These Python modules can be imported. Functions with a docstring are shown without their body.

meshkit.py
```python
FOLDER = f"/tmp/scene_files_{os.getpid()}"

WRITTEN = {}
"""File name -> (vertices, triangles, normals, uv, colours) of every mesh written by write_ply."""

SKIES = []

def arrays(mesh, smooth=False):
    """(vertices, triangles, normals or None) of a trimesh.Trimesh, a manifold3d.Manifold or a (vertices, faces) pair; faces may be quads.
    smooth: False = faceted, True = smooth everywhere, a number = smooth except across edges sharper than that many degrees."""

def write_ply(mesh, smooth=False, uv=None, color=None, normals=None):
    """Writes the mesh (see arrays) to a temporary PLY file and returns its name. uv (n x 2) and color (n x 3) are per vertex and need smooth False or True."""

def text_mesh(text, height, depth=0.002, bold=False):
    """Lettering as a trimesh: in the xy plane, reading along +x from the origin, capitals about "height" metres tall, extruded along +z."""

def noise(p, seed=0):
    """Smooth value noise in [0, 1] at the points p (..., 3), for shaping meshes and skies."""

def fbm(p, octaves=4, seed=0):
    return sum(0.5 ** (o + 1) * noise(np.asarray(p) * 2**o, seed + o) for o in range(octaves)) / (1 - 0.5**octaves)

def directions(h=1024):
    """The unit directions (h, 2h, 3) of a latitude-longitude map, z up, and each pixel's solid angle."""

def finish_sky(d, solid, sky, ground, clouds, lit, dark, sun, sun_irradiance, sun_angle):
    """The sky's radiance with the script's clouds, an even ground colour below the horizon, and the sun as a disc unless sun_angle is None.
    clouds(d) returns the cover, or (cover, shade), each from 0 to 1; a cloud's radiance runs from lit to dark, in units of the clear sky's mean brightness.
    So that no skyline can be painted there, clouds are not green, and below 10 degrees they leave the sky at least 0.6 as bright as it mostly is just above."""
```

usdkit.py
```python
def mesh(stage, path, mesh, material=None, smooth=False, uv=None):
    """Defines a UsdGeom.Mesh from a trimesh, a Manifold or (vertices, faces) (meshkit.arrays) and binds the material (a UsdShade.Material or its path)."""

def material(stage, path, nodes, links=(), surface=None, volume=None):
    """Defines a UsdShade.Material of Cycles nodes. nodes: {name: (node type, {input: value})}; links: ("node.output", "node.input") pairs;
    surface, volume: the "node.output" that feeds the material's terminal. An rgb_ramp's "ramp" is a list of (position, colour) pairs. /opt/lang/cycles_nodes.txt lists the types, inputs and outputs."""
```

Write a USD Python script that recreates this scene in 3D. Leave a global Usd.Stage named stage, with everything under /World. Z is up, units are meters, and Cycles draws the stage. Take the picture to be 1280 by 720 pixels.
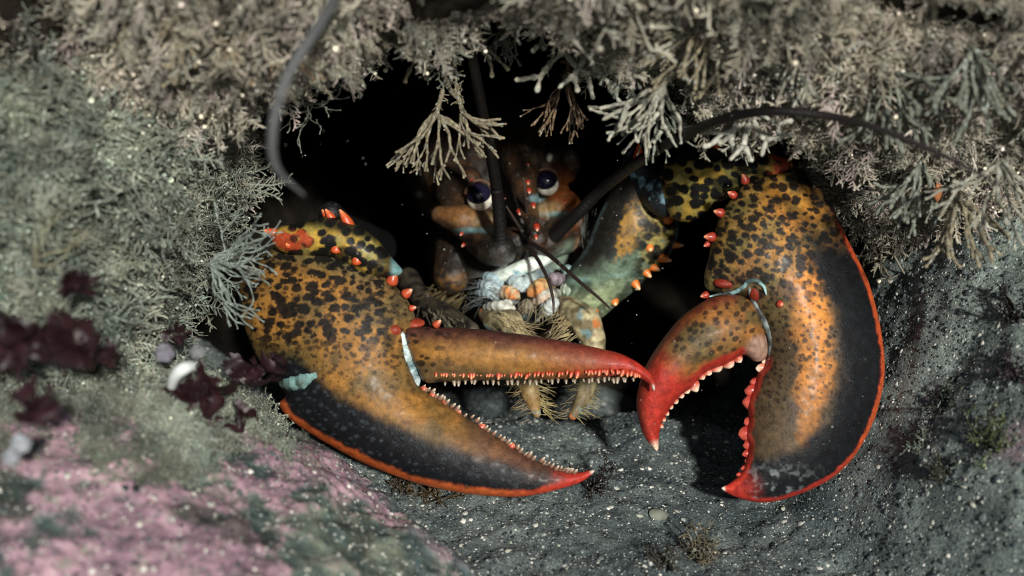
import math, random
import numpy as np, trimesh, shapely, usdkit, meshkit
from shapely.geometry import Polygon, LineString
from scipy.spatial import Delaunay, cKDTree
from scipy.ndimage import map_coordinates
from scipy.sparse import coo_matrix
from scipy.sparse.linalg import spsolve
from pxr import Usd, UsdGeom, UsdLux, UsdShade, Gf, Sdf, Vt

stage = Usd.Stage.CreateInMemory()
UsdGeom.SetStageUpAxis(stage, 'Z')
UsdGeom.SetStageMetersPerUnit(stage, 1.0)
UsdGeom.Xform.Define(stage, '/World')
UsdGeom.Scope.Define(stage, '/World/Looks')

# ------------------------------------------------------------------ camera
PITCH = math.radians(25.0)
EYE = np.array([0.0, -0.60, 0.33])
TAN = 0.3443
FWD = np.array([0, math.cos(PITCH), -math.sin(PITCH)])
UPV = np.array([0, math.sin(PITCH), math.cos(PITCH)])
RGT = np.array([1.0, 0, 0])
cam = UsdGeom.Camera.Define(stage, '/World/camera')
cam.AddTranslateOp().Set(Gf.Vec3d(*EYE))
cam.AddRotateXOp().Set(65.0)
cam.CreateFocalLengthAttr(35.0)
cam.CreateHorizontalApertureAttr(2 * 35.0 * TAN)
cam.CreateVerticalApertureAttr(2 * 35.0 * TAN * 9 / 16)
cam.CreateClippingRangeAttr(Gf.Vec2f(0.01, 100))
cam.CreateFStopAttr(4.4)
cam.CreateFocusDistanceAttr(0.60)
cam.CreateExposureAttr(0.0)

# ------------------------------------------------------------------ sky and the strobe-like sun
AZ, EL = math.radians(15), math.radians(30)
SUN = np.array([math.sin(AZ) * math.cos(EL), -math.cos(AZ) * math.cos(EL), math.sin(EL)])
usdkit.material(stage, '/World/Looks/sky', {
    'sky': ('sky_texture', {'sky_type': 'single_scattering', 'sun_disc': False, 'sun_elevation': EL,
                            'sun_rotation': math.atan2(SUN[0], SUN[1])}),
    'bg': ('background_shader', {'strength': 0.05})}, [('sky.color', 'bg.color')], surface='bg.background')
dome = UsdLux.DomeLight.Define(stage, '/World/sky')
UsdShade.MaterialBindingAPI.Apply(dome.GetPrim()).Bind(UsdShade.Material.Get(stage, '/World/Looks/sky'))
dome.GetPrim().SetCustomDataByKey('kind', 'structure')
sun = UsdLux.DistantLight.Define(stage, '/World/sun')
sun.CreateIntensityAttr(1.25)
sun.CreateNormalizeAttr(True)
sun.CreateAngleAttr(3.0)
sun.CreateColorAttr(Gf.Vec3f(1.0, 0.965, 0.90))
zax = SUN; xax = np.cross([0, 0, 1.0], zax); xax /= np.linalg.norm(xax); yax = np.cross(zax, xax)
M4 = Gf.Matrix4d(*[float(c) for c in (*xax, 0, *yax, 0, *zax, 0, 0, 0, 0, 1)])
sun.AddTransformOp().Set(M4)


# ------------------------------------------------------------------ helpers
def at(px, py, d):
    """Point on the line of sight through a point of the 1280 x 720 photograph, d metres along the lens axis."""
    tx = (np.asarray(px, float) - 640) / 640 * TAN
    ty = (360 - np.asarray(py, float)) / 640 * TAN
    d = np.asarray(d, float)
    return EYE + d[..., None] * (FWD + tx[..., None] * RGT + ty[..., None] * UPV)


def to_px0(p):
    q = np.asarray(p) - EYE
    d = q @ FWD
    return 640 + (q @ RGT) / d / TAN * 640, 360 - (q @ UPV) / d / TAN * 640, d


PX = TAN / 640 * 0.585       # metres that one photo pixel spans at the lobster
used = {}


def path_of(name, parent=None):
    base = '/World/' + name if parent is None else str(parent.GetPath()) + '/' + name
    n = used.get(base, 0)
    used[base] = n + 1
    return base if n == 0 else f'{base}_{n:03d}'


def tag(prim, label=None, cat=None, group=None, kind=None):
    for k, v in (('label', label), ('category', cat), ('group', group), ('kind', kind)):
        if v:
            prim.SetCustomDataByKey(k, v)
    return prim


def vcol(m, col):
    UsdGeom.PrimvarsAPI(m).CreatePrimvar('tint', Sdf.ValueTypeNames.Color3fArray, 'vertex').Set(
        Vt.Vec3fArray.FromNumpy(np.asarray(col, np.float32)))


def obj(name, mesh, mat, parent=None, smooth=True, col=None, **tags):
    m = usdkit.mesh(stage, path_of(name, parent), mesh, '/World/Looks/' + mat, smooth=smooth)
    if col is not None:
        vcol(m, np.broadcast_to(col, (len(m.GetPointsAttr().Get()), 3)))
    return tag(m.GetPrim(), **tags)


def xform(name, loc=(0, 0, 0), **tags):
    x = UsdGeom.Xform.Define(stage, path_of(name))
    x.AddTranslateOp().Set(Gf.Vec3d(*map(float, loc)))
    return tag(x.GetPrim(), **tags)


def ss(a, b, x):
    t = np.clip((x - a) / (b - a), 0, 1)
    return t * t * (3 - 2 * t)


def lerp(a, b, t):
    t = np.asarray(t)[..., None] if np.ndim(t) else t
    return np.asarray(a, float) * (1 - t) + np.asarray(b, float) * t


def srgb(r, g, b):
    c = np.array([r, g, b], float) / 255
    return np.where(c < 0.04045, c / 12.92, ((c + 0.055) / 1.055) ** 2.4)


def fb(u, v, s, seed=0, octaves=3):
    return meshkit.fbm(np.stack([np.asarray(u) / s + 50, np.asarray(v) / s + 50, np.zeros_like(np.asarray(u, float)) + seed * 7.3], -1), octaves, seed)


def fb3(p, s, seed=0, octaves=3):
    return meshkit.fbm(np.asarray(p) / s + 100.0, octaves, seed)


def spots(u, v, step, rmin, rmax, seed, ang=0.0, stretch=1.4, warp=2.0):
    """Cover 0..1 of irregular blotches, one about every STEP."""
    rng = np.random.default_rng(seed)
    u = u + (fb(u, v, step * 0.5, seed + 1) - 0.5) * 2 * warp
    v = v + (fb(u, v, step * 0.5, seed + 2) - 0.5) * 2 * warp
    c, s = math.cos(ang), math.sin(ang)
    a, b = (u * c + v * s) / stretch, -u * s + v * c
    lo, hi = np.array([a.min(), b.min()]) - step, np.array([a.max(), b.max()]) + step
    gx, gy = np.meshgrid(np.arange(lo[0], hi[0], step), np.arange(lo[1], hi[1], step))
    pts = np.c_[gx.ravel(), gy.ravel()] + rng.uniform(-0.45, 0.45, (gx.size, 2)) * step
    r = rng.uniform(rmin, rmax, len(pts))
    dd, ii = cKDTree(pts).query(np.c_[a, b], k=3)
    return ss(0.25, -0.12, (dd / r[ii] - 1).min(1))


def tube(points, radii, sides=5, cap=True):
    p = np.asarray(points, float)
    r = np.broadcast_to(np.asarray(radii, float), (len(p),)).copy()
    t = np.gradient(p, axis=0)
    t /= np.linalg.norm(t, axis=1, keepdims=True) + 1e-12
    a = np.cross(t, np.where(np.abs(t[:, 2:]) < 0.9, [0, 0, 1.0], [1.0, 0, 0]))
    a /= np.linalg.norm(a, axis=1, keepdims=True) + 1e-12
    b, ang = np.cross(t, a), np.arange(sides) * 2 * np.pi / sides
    v = p[:, None] + r[:, None, None] * (np.cos(ang)[None, :, None] * a[:, None] + np.sin(ang)[None, :, None] * b[:, None])
    i, j = np.meshgrid(np.arange(len(p) - 1), np.arange(sides), indexing='ij')
    j2 = (j + 1) % sides
    q = np.stack([i * sides + j, i * sides + j2, (i + 1) * sides + j2, (i + 1) * sides + j], -1).reshape(-1, 4)
    f = np.vstack([q[:, [0, 1, 2]], q[:, [0, 2, 3]]])
    v = v.reshape(-1, 3)
    if cap:
        n = len(v)
        v = np.vstack([v, p[0] - t[0] * r[0] * 0.5, p[-1] + t[-1] * r[-1] * 0.7])
        k = np.arange(sides); k2 = (k + 1) % sides
        e = (len(p) - 1) * sides
        f = np.vstack([f, np.c_[k2, k, np.full(sides, n)], np.c_[e + k, e + k2, np.full(sides, n + 1)]])
    return v, f


def join(parts):
    vs, fs, n = [], [], 0
    for v, f in parts:
        vs.append(v); fs.append(f + n); n += len(v)
    return np.vstack(vs), np.vstack(fs)


def curve(pts, n):
    """Smooth Catmull-Rom through the points."""
    p = np.asarray(pts, float)
    p = np.vstack([2 * p[0] - p[1], p, 2 * p[-1] - p[-2]])
    out = []
    m = len(p) - 3
    for s in np.linspace(0, m - 1e-9, n):
        i = int(s); t = s - i
        a, b, c, d = p[i:i + 4]
        out.append(0.5 * (2 * b + (c - a) * t + (2 * a - 5 * b + 4 * c - d) * t * t + (3 * b - a - 3 * c + d) * t ** 3))
    return np.array(out)


def cone(base, direc, length, r, bend=0.0, sides=9):
    """A thorn: rounded, slightly bent, sunk a little into its base."""
    d = np.asarray(direc, float); d = d / np.linalg.norm(d)
    side = np.cross(d, [0.3, 0.5, 0.8]); side /= np.linalg.norm(side)
    s = np.array([-0.25, 0, 0.2, 0.45, 0.7, 0.88, 0.97, 1.0])
    w = np.array([1.0, 1.0, 0.93, 0.76, 0.5, 0.3, 0.16, 0.04])
    pts = np.asarray(base) + d * length * s[:, None] + side * (bend * length * s ** 2)[:, None]
    return tube(pts, r * w, sides)


def blob(center, radii, axes=None, sub=2, noise=0.0, seed=0):
    m = trimesh.creation.icosphere(sub)
    v = np.array(m.vertices)
    if noise:
        v = v * (1 + noise * (meshkit.fbm(v * 1.7 + seed * 3.1 + 20, 3, seed)[:, None] - 0.5) * 2)
    v = v * np.asarray(radii)
    if axes is not None:
        v = v @ np.asarray(axes)
    return v + np.asarray(center), np.array(m.faces)


def limb(chain, refine=0.0016, smooth=6):
    """Hulls of neighbouring spheres, joined, refined and smoothed. chain: (point, radius) pairs or lists of such chains."""
    import manifold3d as m3
    if not isinstance(chain[0][0], (tuple, list)) or np.ndim(chain[0][0]) == 1 and not isinstance(chain[0][0], tuple):
        chain = [chain]
    sph = lambda p, r: m3.Manifold.sphere(float(r), 20).translate([float(x) for x in p])
    tot = m3.Manifold()
    for ch in chain:
        s = [sph(p, r) for p, r in ch]
        for a, b in zip(s[:-1], s[1:]):
            tot = tot + m3.Manifold.batch_hull([a, b])
    tot = tot.refine_to_length(refine)
    me = tot.to_mesh()
    t = trimesh.Trimesh(me.vert_properties[:, :3], me.tri_verts, process=True)
    trimesh.smoothing.filter_taubin(t, iterations=smooth * 2)
    return np.array(t.vertices), np.array(t.faces)


# ------------------------------------------------------------------ materials
def painted(name, rough=0.5, spec=0.35, bump=0.3, bscale=900.0, grain=0.25, speck=0.0, speck_scale=700.0, sss=0.0, coat=0.0, gscale=None):
    """A skin whose large pattern comes from the mesh's 'tint' and whose fine grain, pits and silt flecks are noise."""
    nodes = {
        'a': ('attribute', {'attribute': 'tint'}), 'g': ('geometry', {}),
        'n': ('noise_texture', {'scale': bscale, 'detail': 4.0, 'roughness': 0.6}),
        'n2': ('noise_texture', {'scale': gscale or bscale * 0.35, 'detail': 4.0, 'roughness': 0.65}),
        'r': ('map_range', {'from_min': 0.25, 'from_max': 0.75, 'to_min': 1 - grain, 'to_max': 1 + grain}),
        'mul': ('vector_math', {'math_type': 'scale'}),
        'v': ('noise_texture', {'scale': speck_scale, 'detail': 1.0}),
        'vr': ('map_range', {'range_type': 'smoothstep', 'from_min': 0.80 - speck * 0.2, 'from_max': 0.86 - speck * 0.2, 'to_min': 0.0, 'to_max': 0.75 if speck else 0.0}),
        'mx': ('mix_color', {'b': (0.33, 0.38, 0.36)}),
        'b': ('bump', {'strength': bump, 'distance': 0.0006}),
        'p': ('principled_bsdf', {'roughness': rough, 'specular_ior_level': spec, 'subsurface_weight': sss, 'subsurface_scale': 0.002,
                                  'coat_weight': coat, 'coat_roughness': 0.25})}
    links = [('g.position', 'n.vector'), ('g.position', 'n2.vector'), ('n2.fac', 'r.value'), ('a.color', 'mul.vector1'), ('r.result', 'mul.scale'),
             ('g.position', 'v.vector'), ('v.fac', 'vr.value'), ('vr.result', 'mx.fac'), ('mul.vector', 'mx.a'), ('mx.result', 'p.base_color'),
             ('n.fac', 'b.height'), ('b.normal', 'p.normal')]
    usdkit.material(stage, '/World/Looks/' + name, nodes, links, surface='p.BSDF')


painted('shell', rough=0.52, spec=0.27, bump=0.45, bscale=1100, grain=0.5, speck=0.22, speck_scale=1500, coat=0.06)
painted('flesh', rough=0.5, spec=0.4, bump=0.5, bscale=1100, grain=0.45, sss=0.1, speck=0.45, speck_scale=1500)
painted('thorn', rough=0.35, spec=0.5, bump=0.1, grain=0.12)
painted('eyeball', rough=0.12, spec=0.6, bump=0.0, grain=0.05)
painted('antenna', rough=0.5, spec=0.4, bump=0.4, bscale=1200, grain=0.3)
painted('crust', rough=0.9, spec=0.2, bump=0.9, bscale=330, grain=0.45, speck=0.5, speck_scale=600)
painted('silt', rough=0.95, spec=0.15, bump=1.0, bscale=1500, grain=0.85, speck=0.7, speck_scale=1100, gscale=900)
painted('frond', rough=0.8, spec=0.25, bump=0.6, bscale=1500, grain=0.35, speck=0.9, speck_scale=800)
painted('weed', rough=0.45, spec=0.4, bump=0.4, bscale=500, grain=0.3)


def varied(name, ramp, rough=0.85, spec=0.25, pos_scale=38.0, pos_amount=0.7):
    """Colour varies from copy to copy and, slowly, from place to place."""
    nodes = {
        'a': ('attribute', {'attribute': 'tint'}), 'tm': ('vector_math', {'math_type': 'multiply'}),
        'o': ('object_info', {}), 'ramp': ('rgb_ramp', {'ramp': ramp}), 'g': ('geometry', {}),
        'n': ('noise_texture', {'scale': pos_scale, 'detail': 3.0}),
        'r': ('map_range', {'from_min': 0.3, 'from_max': 0.7, 'to_min': 1 - pos_amount, 'to_max': 1 + pos_amount}),
        'mul': ('vector_math', {'math_type': 'scale'}),
        'v': ('noise_texture', {'scale': 700.0, 'detail': 1.0}),
        'vr': ('map_range', {'range_type': 'smoothstep', 'from_min': 0.62, 'from_max': 0.7, 'to_min': 0.0, 'to_max': 0.8}),
        'mx': ('mix_color', {'b': (0.5, 0.53, 0.47)}),
        'p': ('principled_bsdf', {'roughness': rough, 'specular_ior_level': spec})}
    links = [('o.random', 'ramp.fac'), ('g.position', 'n.vector'), ('n.fac', 'r.value'), ('ramp.color', 'tm.vector1'), ('a.color', 'tm.vector2'), ('tm.vector', 'mul.vector1'), ('r.result', 'mul.scale'),
             ('g.position', 'v.vector'), ('v.fac', 'vr.value'), ('vr.result', 'mx.fac'), ('mul.vector', 'mx.a'), ('mx.result', 'p.base_color')]
    usdkit.material(stage, '/World/Looks/' + name, nodes, links, surface='p.BSDF')


varied('turf_green', [(0, (.13, .15, .11)), (.35, (.20, .21, .16)), (.7, (.16, .20, .165)), (1, (.28, .28, .22))])
varied('turf_beige', [(0, (.25, .225, .17)), (.35, (.34, .305, .24)), (.7, (.26, .265, .21)), (1, (.42, .345, .315))])
varied('grain_dark', [(0, (.015, .02, .022)), (.5, (.05, .065, .068)), (1, (.11, .13, .13))], rough=0.6, pos_amount=0.2)
varied('grain_pale', [(0, (.35, .37, .33)), (.6, (.55, .55, .48)), (1, (.75, .73, .66))], rough=0.5, pos_amount=0.1)
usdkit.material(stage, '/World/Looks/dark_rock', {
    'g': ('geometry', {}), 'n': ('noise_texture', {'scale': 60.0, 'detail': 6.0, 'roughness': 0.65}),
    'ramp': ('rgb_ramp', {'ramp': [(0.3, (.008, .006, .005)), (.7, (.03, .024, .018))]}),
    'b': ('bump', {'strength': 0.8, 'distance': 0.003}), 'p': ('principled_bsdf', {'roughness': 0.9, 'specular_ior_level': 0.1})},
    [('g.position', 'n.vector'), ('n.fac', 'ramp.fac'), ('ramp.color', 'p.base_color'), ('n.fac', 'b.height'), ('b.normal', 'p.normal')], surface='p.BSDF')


# ================================================================== the setting
def warped_axis(lo, hi, flo, fhi, fine, coarse):
    """Coordinates that are FINE apart between flo and fhi and grow coarser outside."""
    mid = list(np.arange(flo, fhi, fine))
    out, s, x = [], fine, fhi
    while x < hi:
        out.append(x); s = min(s * 1.25, coarse); x += s
    left, s, x = [], fine * 1.25, flo - fine
    while x > lo:
        left.append(x); s = min(s * 1.25, coarse); x -= s
    return np.array([lo] + left[::-1] + mid + out + [hi])


def grid_faces(nx, ny):
    i, j = np.meshgrid(np.arange(nx - 1), np.arange(ny - 1), indexing='ij')
    q = np.stack([i * ny + j, (i + 1) * ny + j, (i + 1) * ny + j + 1, i * ny + j + 1], -1).reshape(-1, 4)
    return np.vstack([q[:, [0, 1, 2]], q[:, [0, 2, 3]]])


def sand_height(x, y):
    x, y = np.asarray(x, float), np.asarray(y, float)
    p = np.stack([x, y, 0 * x], -1)
    edge = 0.122 + 0.02 * (fb3(p, 0.10, 3) - 0.5) * 2 + np.clip(-y - 0.10, -0.05, 0.2) * 0.25
    rise = np.clip(x - edge, 0, None)
    slope = 1.9 * (np.sqrt(rise ** 2 + 0.012 ** 2) - 0.012)
    slope = 0.26 * (1 - np.exp(-slope / 0.26))
    z = slope
    q = np.stack([x, y, z], -1)
    lump = 0.009 * (fb3(q, 0.09, 5) - 0.5) * 2 + 0.004 * (fb3(q, 0.03, 6) - 0.5) * 2 + 0.0026 * (fb3(q, 0.009, 7, 3) - 0.5) * 2
    near = np.exp(-((x / 0.5) ** 2 + ((y + 0.1) / 0.5) ** 2) * 0.3)
    hill = ss(0.0, 0.06, slope)
    z = z + lump * near * (1 + .25 * hill)
    z = z - 0.045 * ss(-0.035, 0.06, y) * ss(0.17, 0.10, np.abs(x - 0.01))        # the burrow dips behind the claws
    return z


gx = warped_axis(-6, 6, -0.30, 0.34, 0.0013, 0.5)
gy = warped_axis(-6, 6, -0.30, 0.06, 0.0013, 0.5)
X, Y = np.meshgrid(gx, gy, indexing='ij')
Z = sand_height(X, Y)
sv = np.stack([X, Y, Z], -1).reshape(-1, 3)
n1, n2 = fb3(sv, 0.05, 21), fb3(sv, 0.012, 22)
scol = lerp(srgb(56, 66, 69), srgb(106, 115, 112), ss(0.3, 0.7, n1 * 0.5 + n2 * 0.5))
rightness = ss(0.12, 0.24, sv[:, 0])
n3 = fb3(sv * [1, 1, 1], .02, 26, 4)
scol = lerp(scol, srgb(160, 174, 164) * (0.45 + 1.1 * n2[:, None]), rightness * 0.85)
scol = lerp(scol, srgb(168, 176, 150), rightness * ss(.60, .70, n3) * .6)
scol = lerp(scol, srgb(44, 50, 48), rightness * ss(.40, .30, n3) * .75)
pinkp = rightness * ss(0.60, 0.68, fb3(sv, 0.03, 24)) * ss(0.5, 0.6, fb3(sv, 0.012, 25))
scol = lerp(scol, srgb(150, 100, 120), pinkp * 0.8)
obj('sand', (sv, grid_faces(len(gx), len(gy))), 'silt', col=scol, kind='structure', label='dark grey sandy seabed rising to the right')

# the reef wall with the den: y as a function of (x, z)
den_px = [(245, 330), (250, 110), (335, 52), (460, -5), (560, -35), (650, -35), (730, 5), (800, 58), (900, 92), (1000, 106), (1075, 140), (1110, 230), (1100, 420), (1000, 760), (300, 760)]
dp = at(np.array([p[0] for p in den_px]), np.array([p[1] for p in den_px]), np.full(len(den_px), 0.585))
den_poly = Polygon(dp[:, [0, 2]]).buffer(0)
wx = warped_axis(-6, 6, -0.36, 0.40, 0.004, 0.5)
wz = warped_axis(-0.6, 3.0, -0.05, 0.34, 0.004, 0.4)
X, Zw = np.meshgrid(wx, wz, indexing='ij')


def reef_face(x, z):
    p = np.stack([x, 0 * x, z], -1)
    lean = -0.058 - 0.72 * np.clip(z - 0.142, -0.2, 0.16)
    side = -0.5 * np.clip(np.abs(x) - 0.16, 0, 0.2) ** 1.0 * 0.5
    return lean + side + 0.05 * (fb3(p, 0.09, 31) - 0.5) + 0.02 * (fb3(p, 0.03, 32) - 0.5)


pp = shapely.points(X.ravel(), Zw.ravel())
sd = np.where(shapely.contains(den_poly, pp), 1, -1) * shapely.distance(den_poly.exterior, pp)
sd = sd.reshape(X.shape) + 0.02 * (fb3(np.stack([X, 0 * X, Zw], -1), 0.03, 33) - 0.5)
m = ss(-0.004, 0.012, sd)
Yw = reef_face(X, Zw) * (1 - m) + m * 0.5
rv = np.stack([X, Yw, Zw], -1).reshape(-1, 3)
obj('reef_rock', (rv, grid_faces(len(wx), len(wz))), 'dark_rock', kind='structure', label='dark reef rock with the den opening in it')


def boulder(center, radii, power, seed, rough, sub=6, fine=0.004):
    mm = trimesh.creation.icosphere(sub)
    v = np.array(mm.vertices)
    k = (np.abs(v) ** power).sum(1) ** (-1 / power)
    v = v * k[:, None] * np.asarray(radii)
    n = v / np.asarray(radii) ** 2
    n /= np.linalg.norm(n, axis=1, keepdims=True)
    v = v + n * (rough * (fb3(v, 0.08, seed) - 0.5) * 2 + rough * 0.5 * (fb3(v, 0.03, seed + 1) - 0.5) * 2 + fine * (fb3(v, 0.009, seed + 2) - 0.5) * 2)[:, None]
    return v + np.asarray(center), np.array(mm.faces)


LB = boulder((-0.326, -0.042, 0.122), (0.19, 0.130, 0.076), 3.2, 41, 0.012)
c1, c2 = fb3(LB[0], 0.04, 44), fb3(LB[0], 0.01, 45)
lbc = lerp(srgb(70, 92, 86), srgb(120, 138, 122), ss(.3, .7, c1 * .5 + c2 * .5))
obj('boulder', LB, 'crust', col=lbc, label='grey-green boulder left of the den, shaggy with turf', cat='rock')

PR = boulder((-0.215, -0.180, -0.02), (0.205, 0.135, 0.10), 2.1, 51, 0.009, sub=7, fine=.0025)
v = PR[0]
c1, c2, c3 = fb3(v, 0.045, 54, 4), fb3(v, 0.012, 55), fb3(v, 0.02, 56)
c4, c5 = fb3(v, .005, 57), fb3(v, .0022, 59)
prc = lerp(srgb(66, 80, 78), srgb(120, 126, 110), ss(.3, .7, c2 * .5 + c4 * .5))
uu, vv_, _d = to_px0(v)
bias = .10 * np.exp(-((uu - 400) / 110) ** 2 - ((vv_ - 590) / 60) ** 2) + .02 * np.exp(-((uu - 150) / 130) ** 2 - ((vv_ - 670) / 60) ** 2) - .06 * np.exp(-((uu - 270) / 60) ** 2 - ((vv_ - 590) / 60) ** 2)
pk = ss(0.445, 0.505, bias + c1 * 0.42 + c2 * 0.26 + .20 * c4 + .12 * c5) * (1 - .8 * ss(.60, .64, c4 * .5 + c2 * .5)) * (1 - .6 * ss(.62, .68, c5))
prc = lerp(prc, lerp(srgb(132, 104, 118), srgb(190, 154, 164), ss(.35, .7, c2 * .5 + c5 * .5)), pk * .92)
prc = lerp(prc, srgb(52, 56, 50), ss(0.62, 0.68, c3) * 0.8)
prc = lerp(prc, srgb(78, 92, 94) * (.7 + .6 * c5[:, None]), ss(.034, .014, v[:, 2] + .03 * (c2 - .5)))
prc = prc * (.7 + .6 * c5)[:, None]
pn = trimesh.Trimesh(*PR, process=False).vertex_normals
PR = (v + pn * (.0011 * pk * (.5 + c5) + .0022 * (c4 - .5) + .0012 * (c5 - .5))[:, None], PR[1])
obj('boulder', PR, 'crust', col=prc, label='low rock crusted with pink coralline in the lower left foreground', cat='rock')


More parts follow.
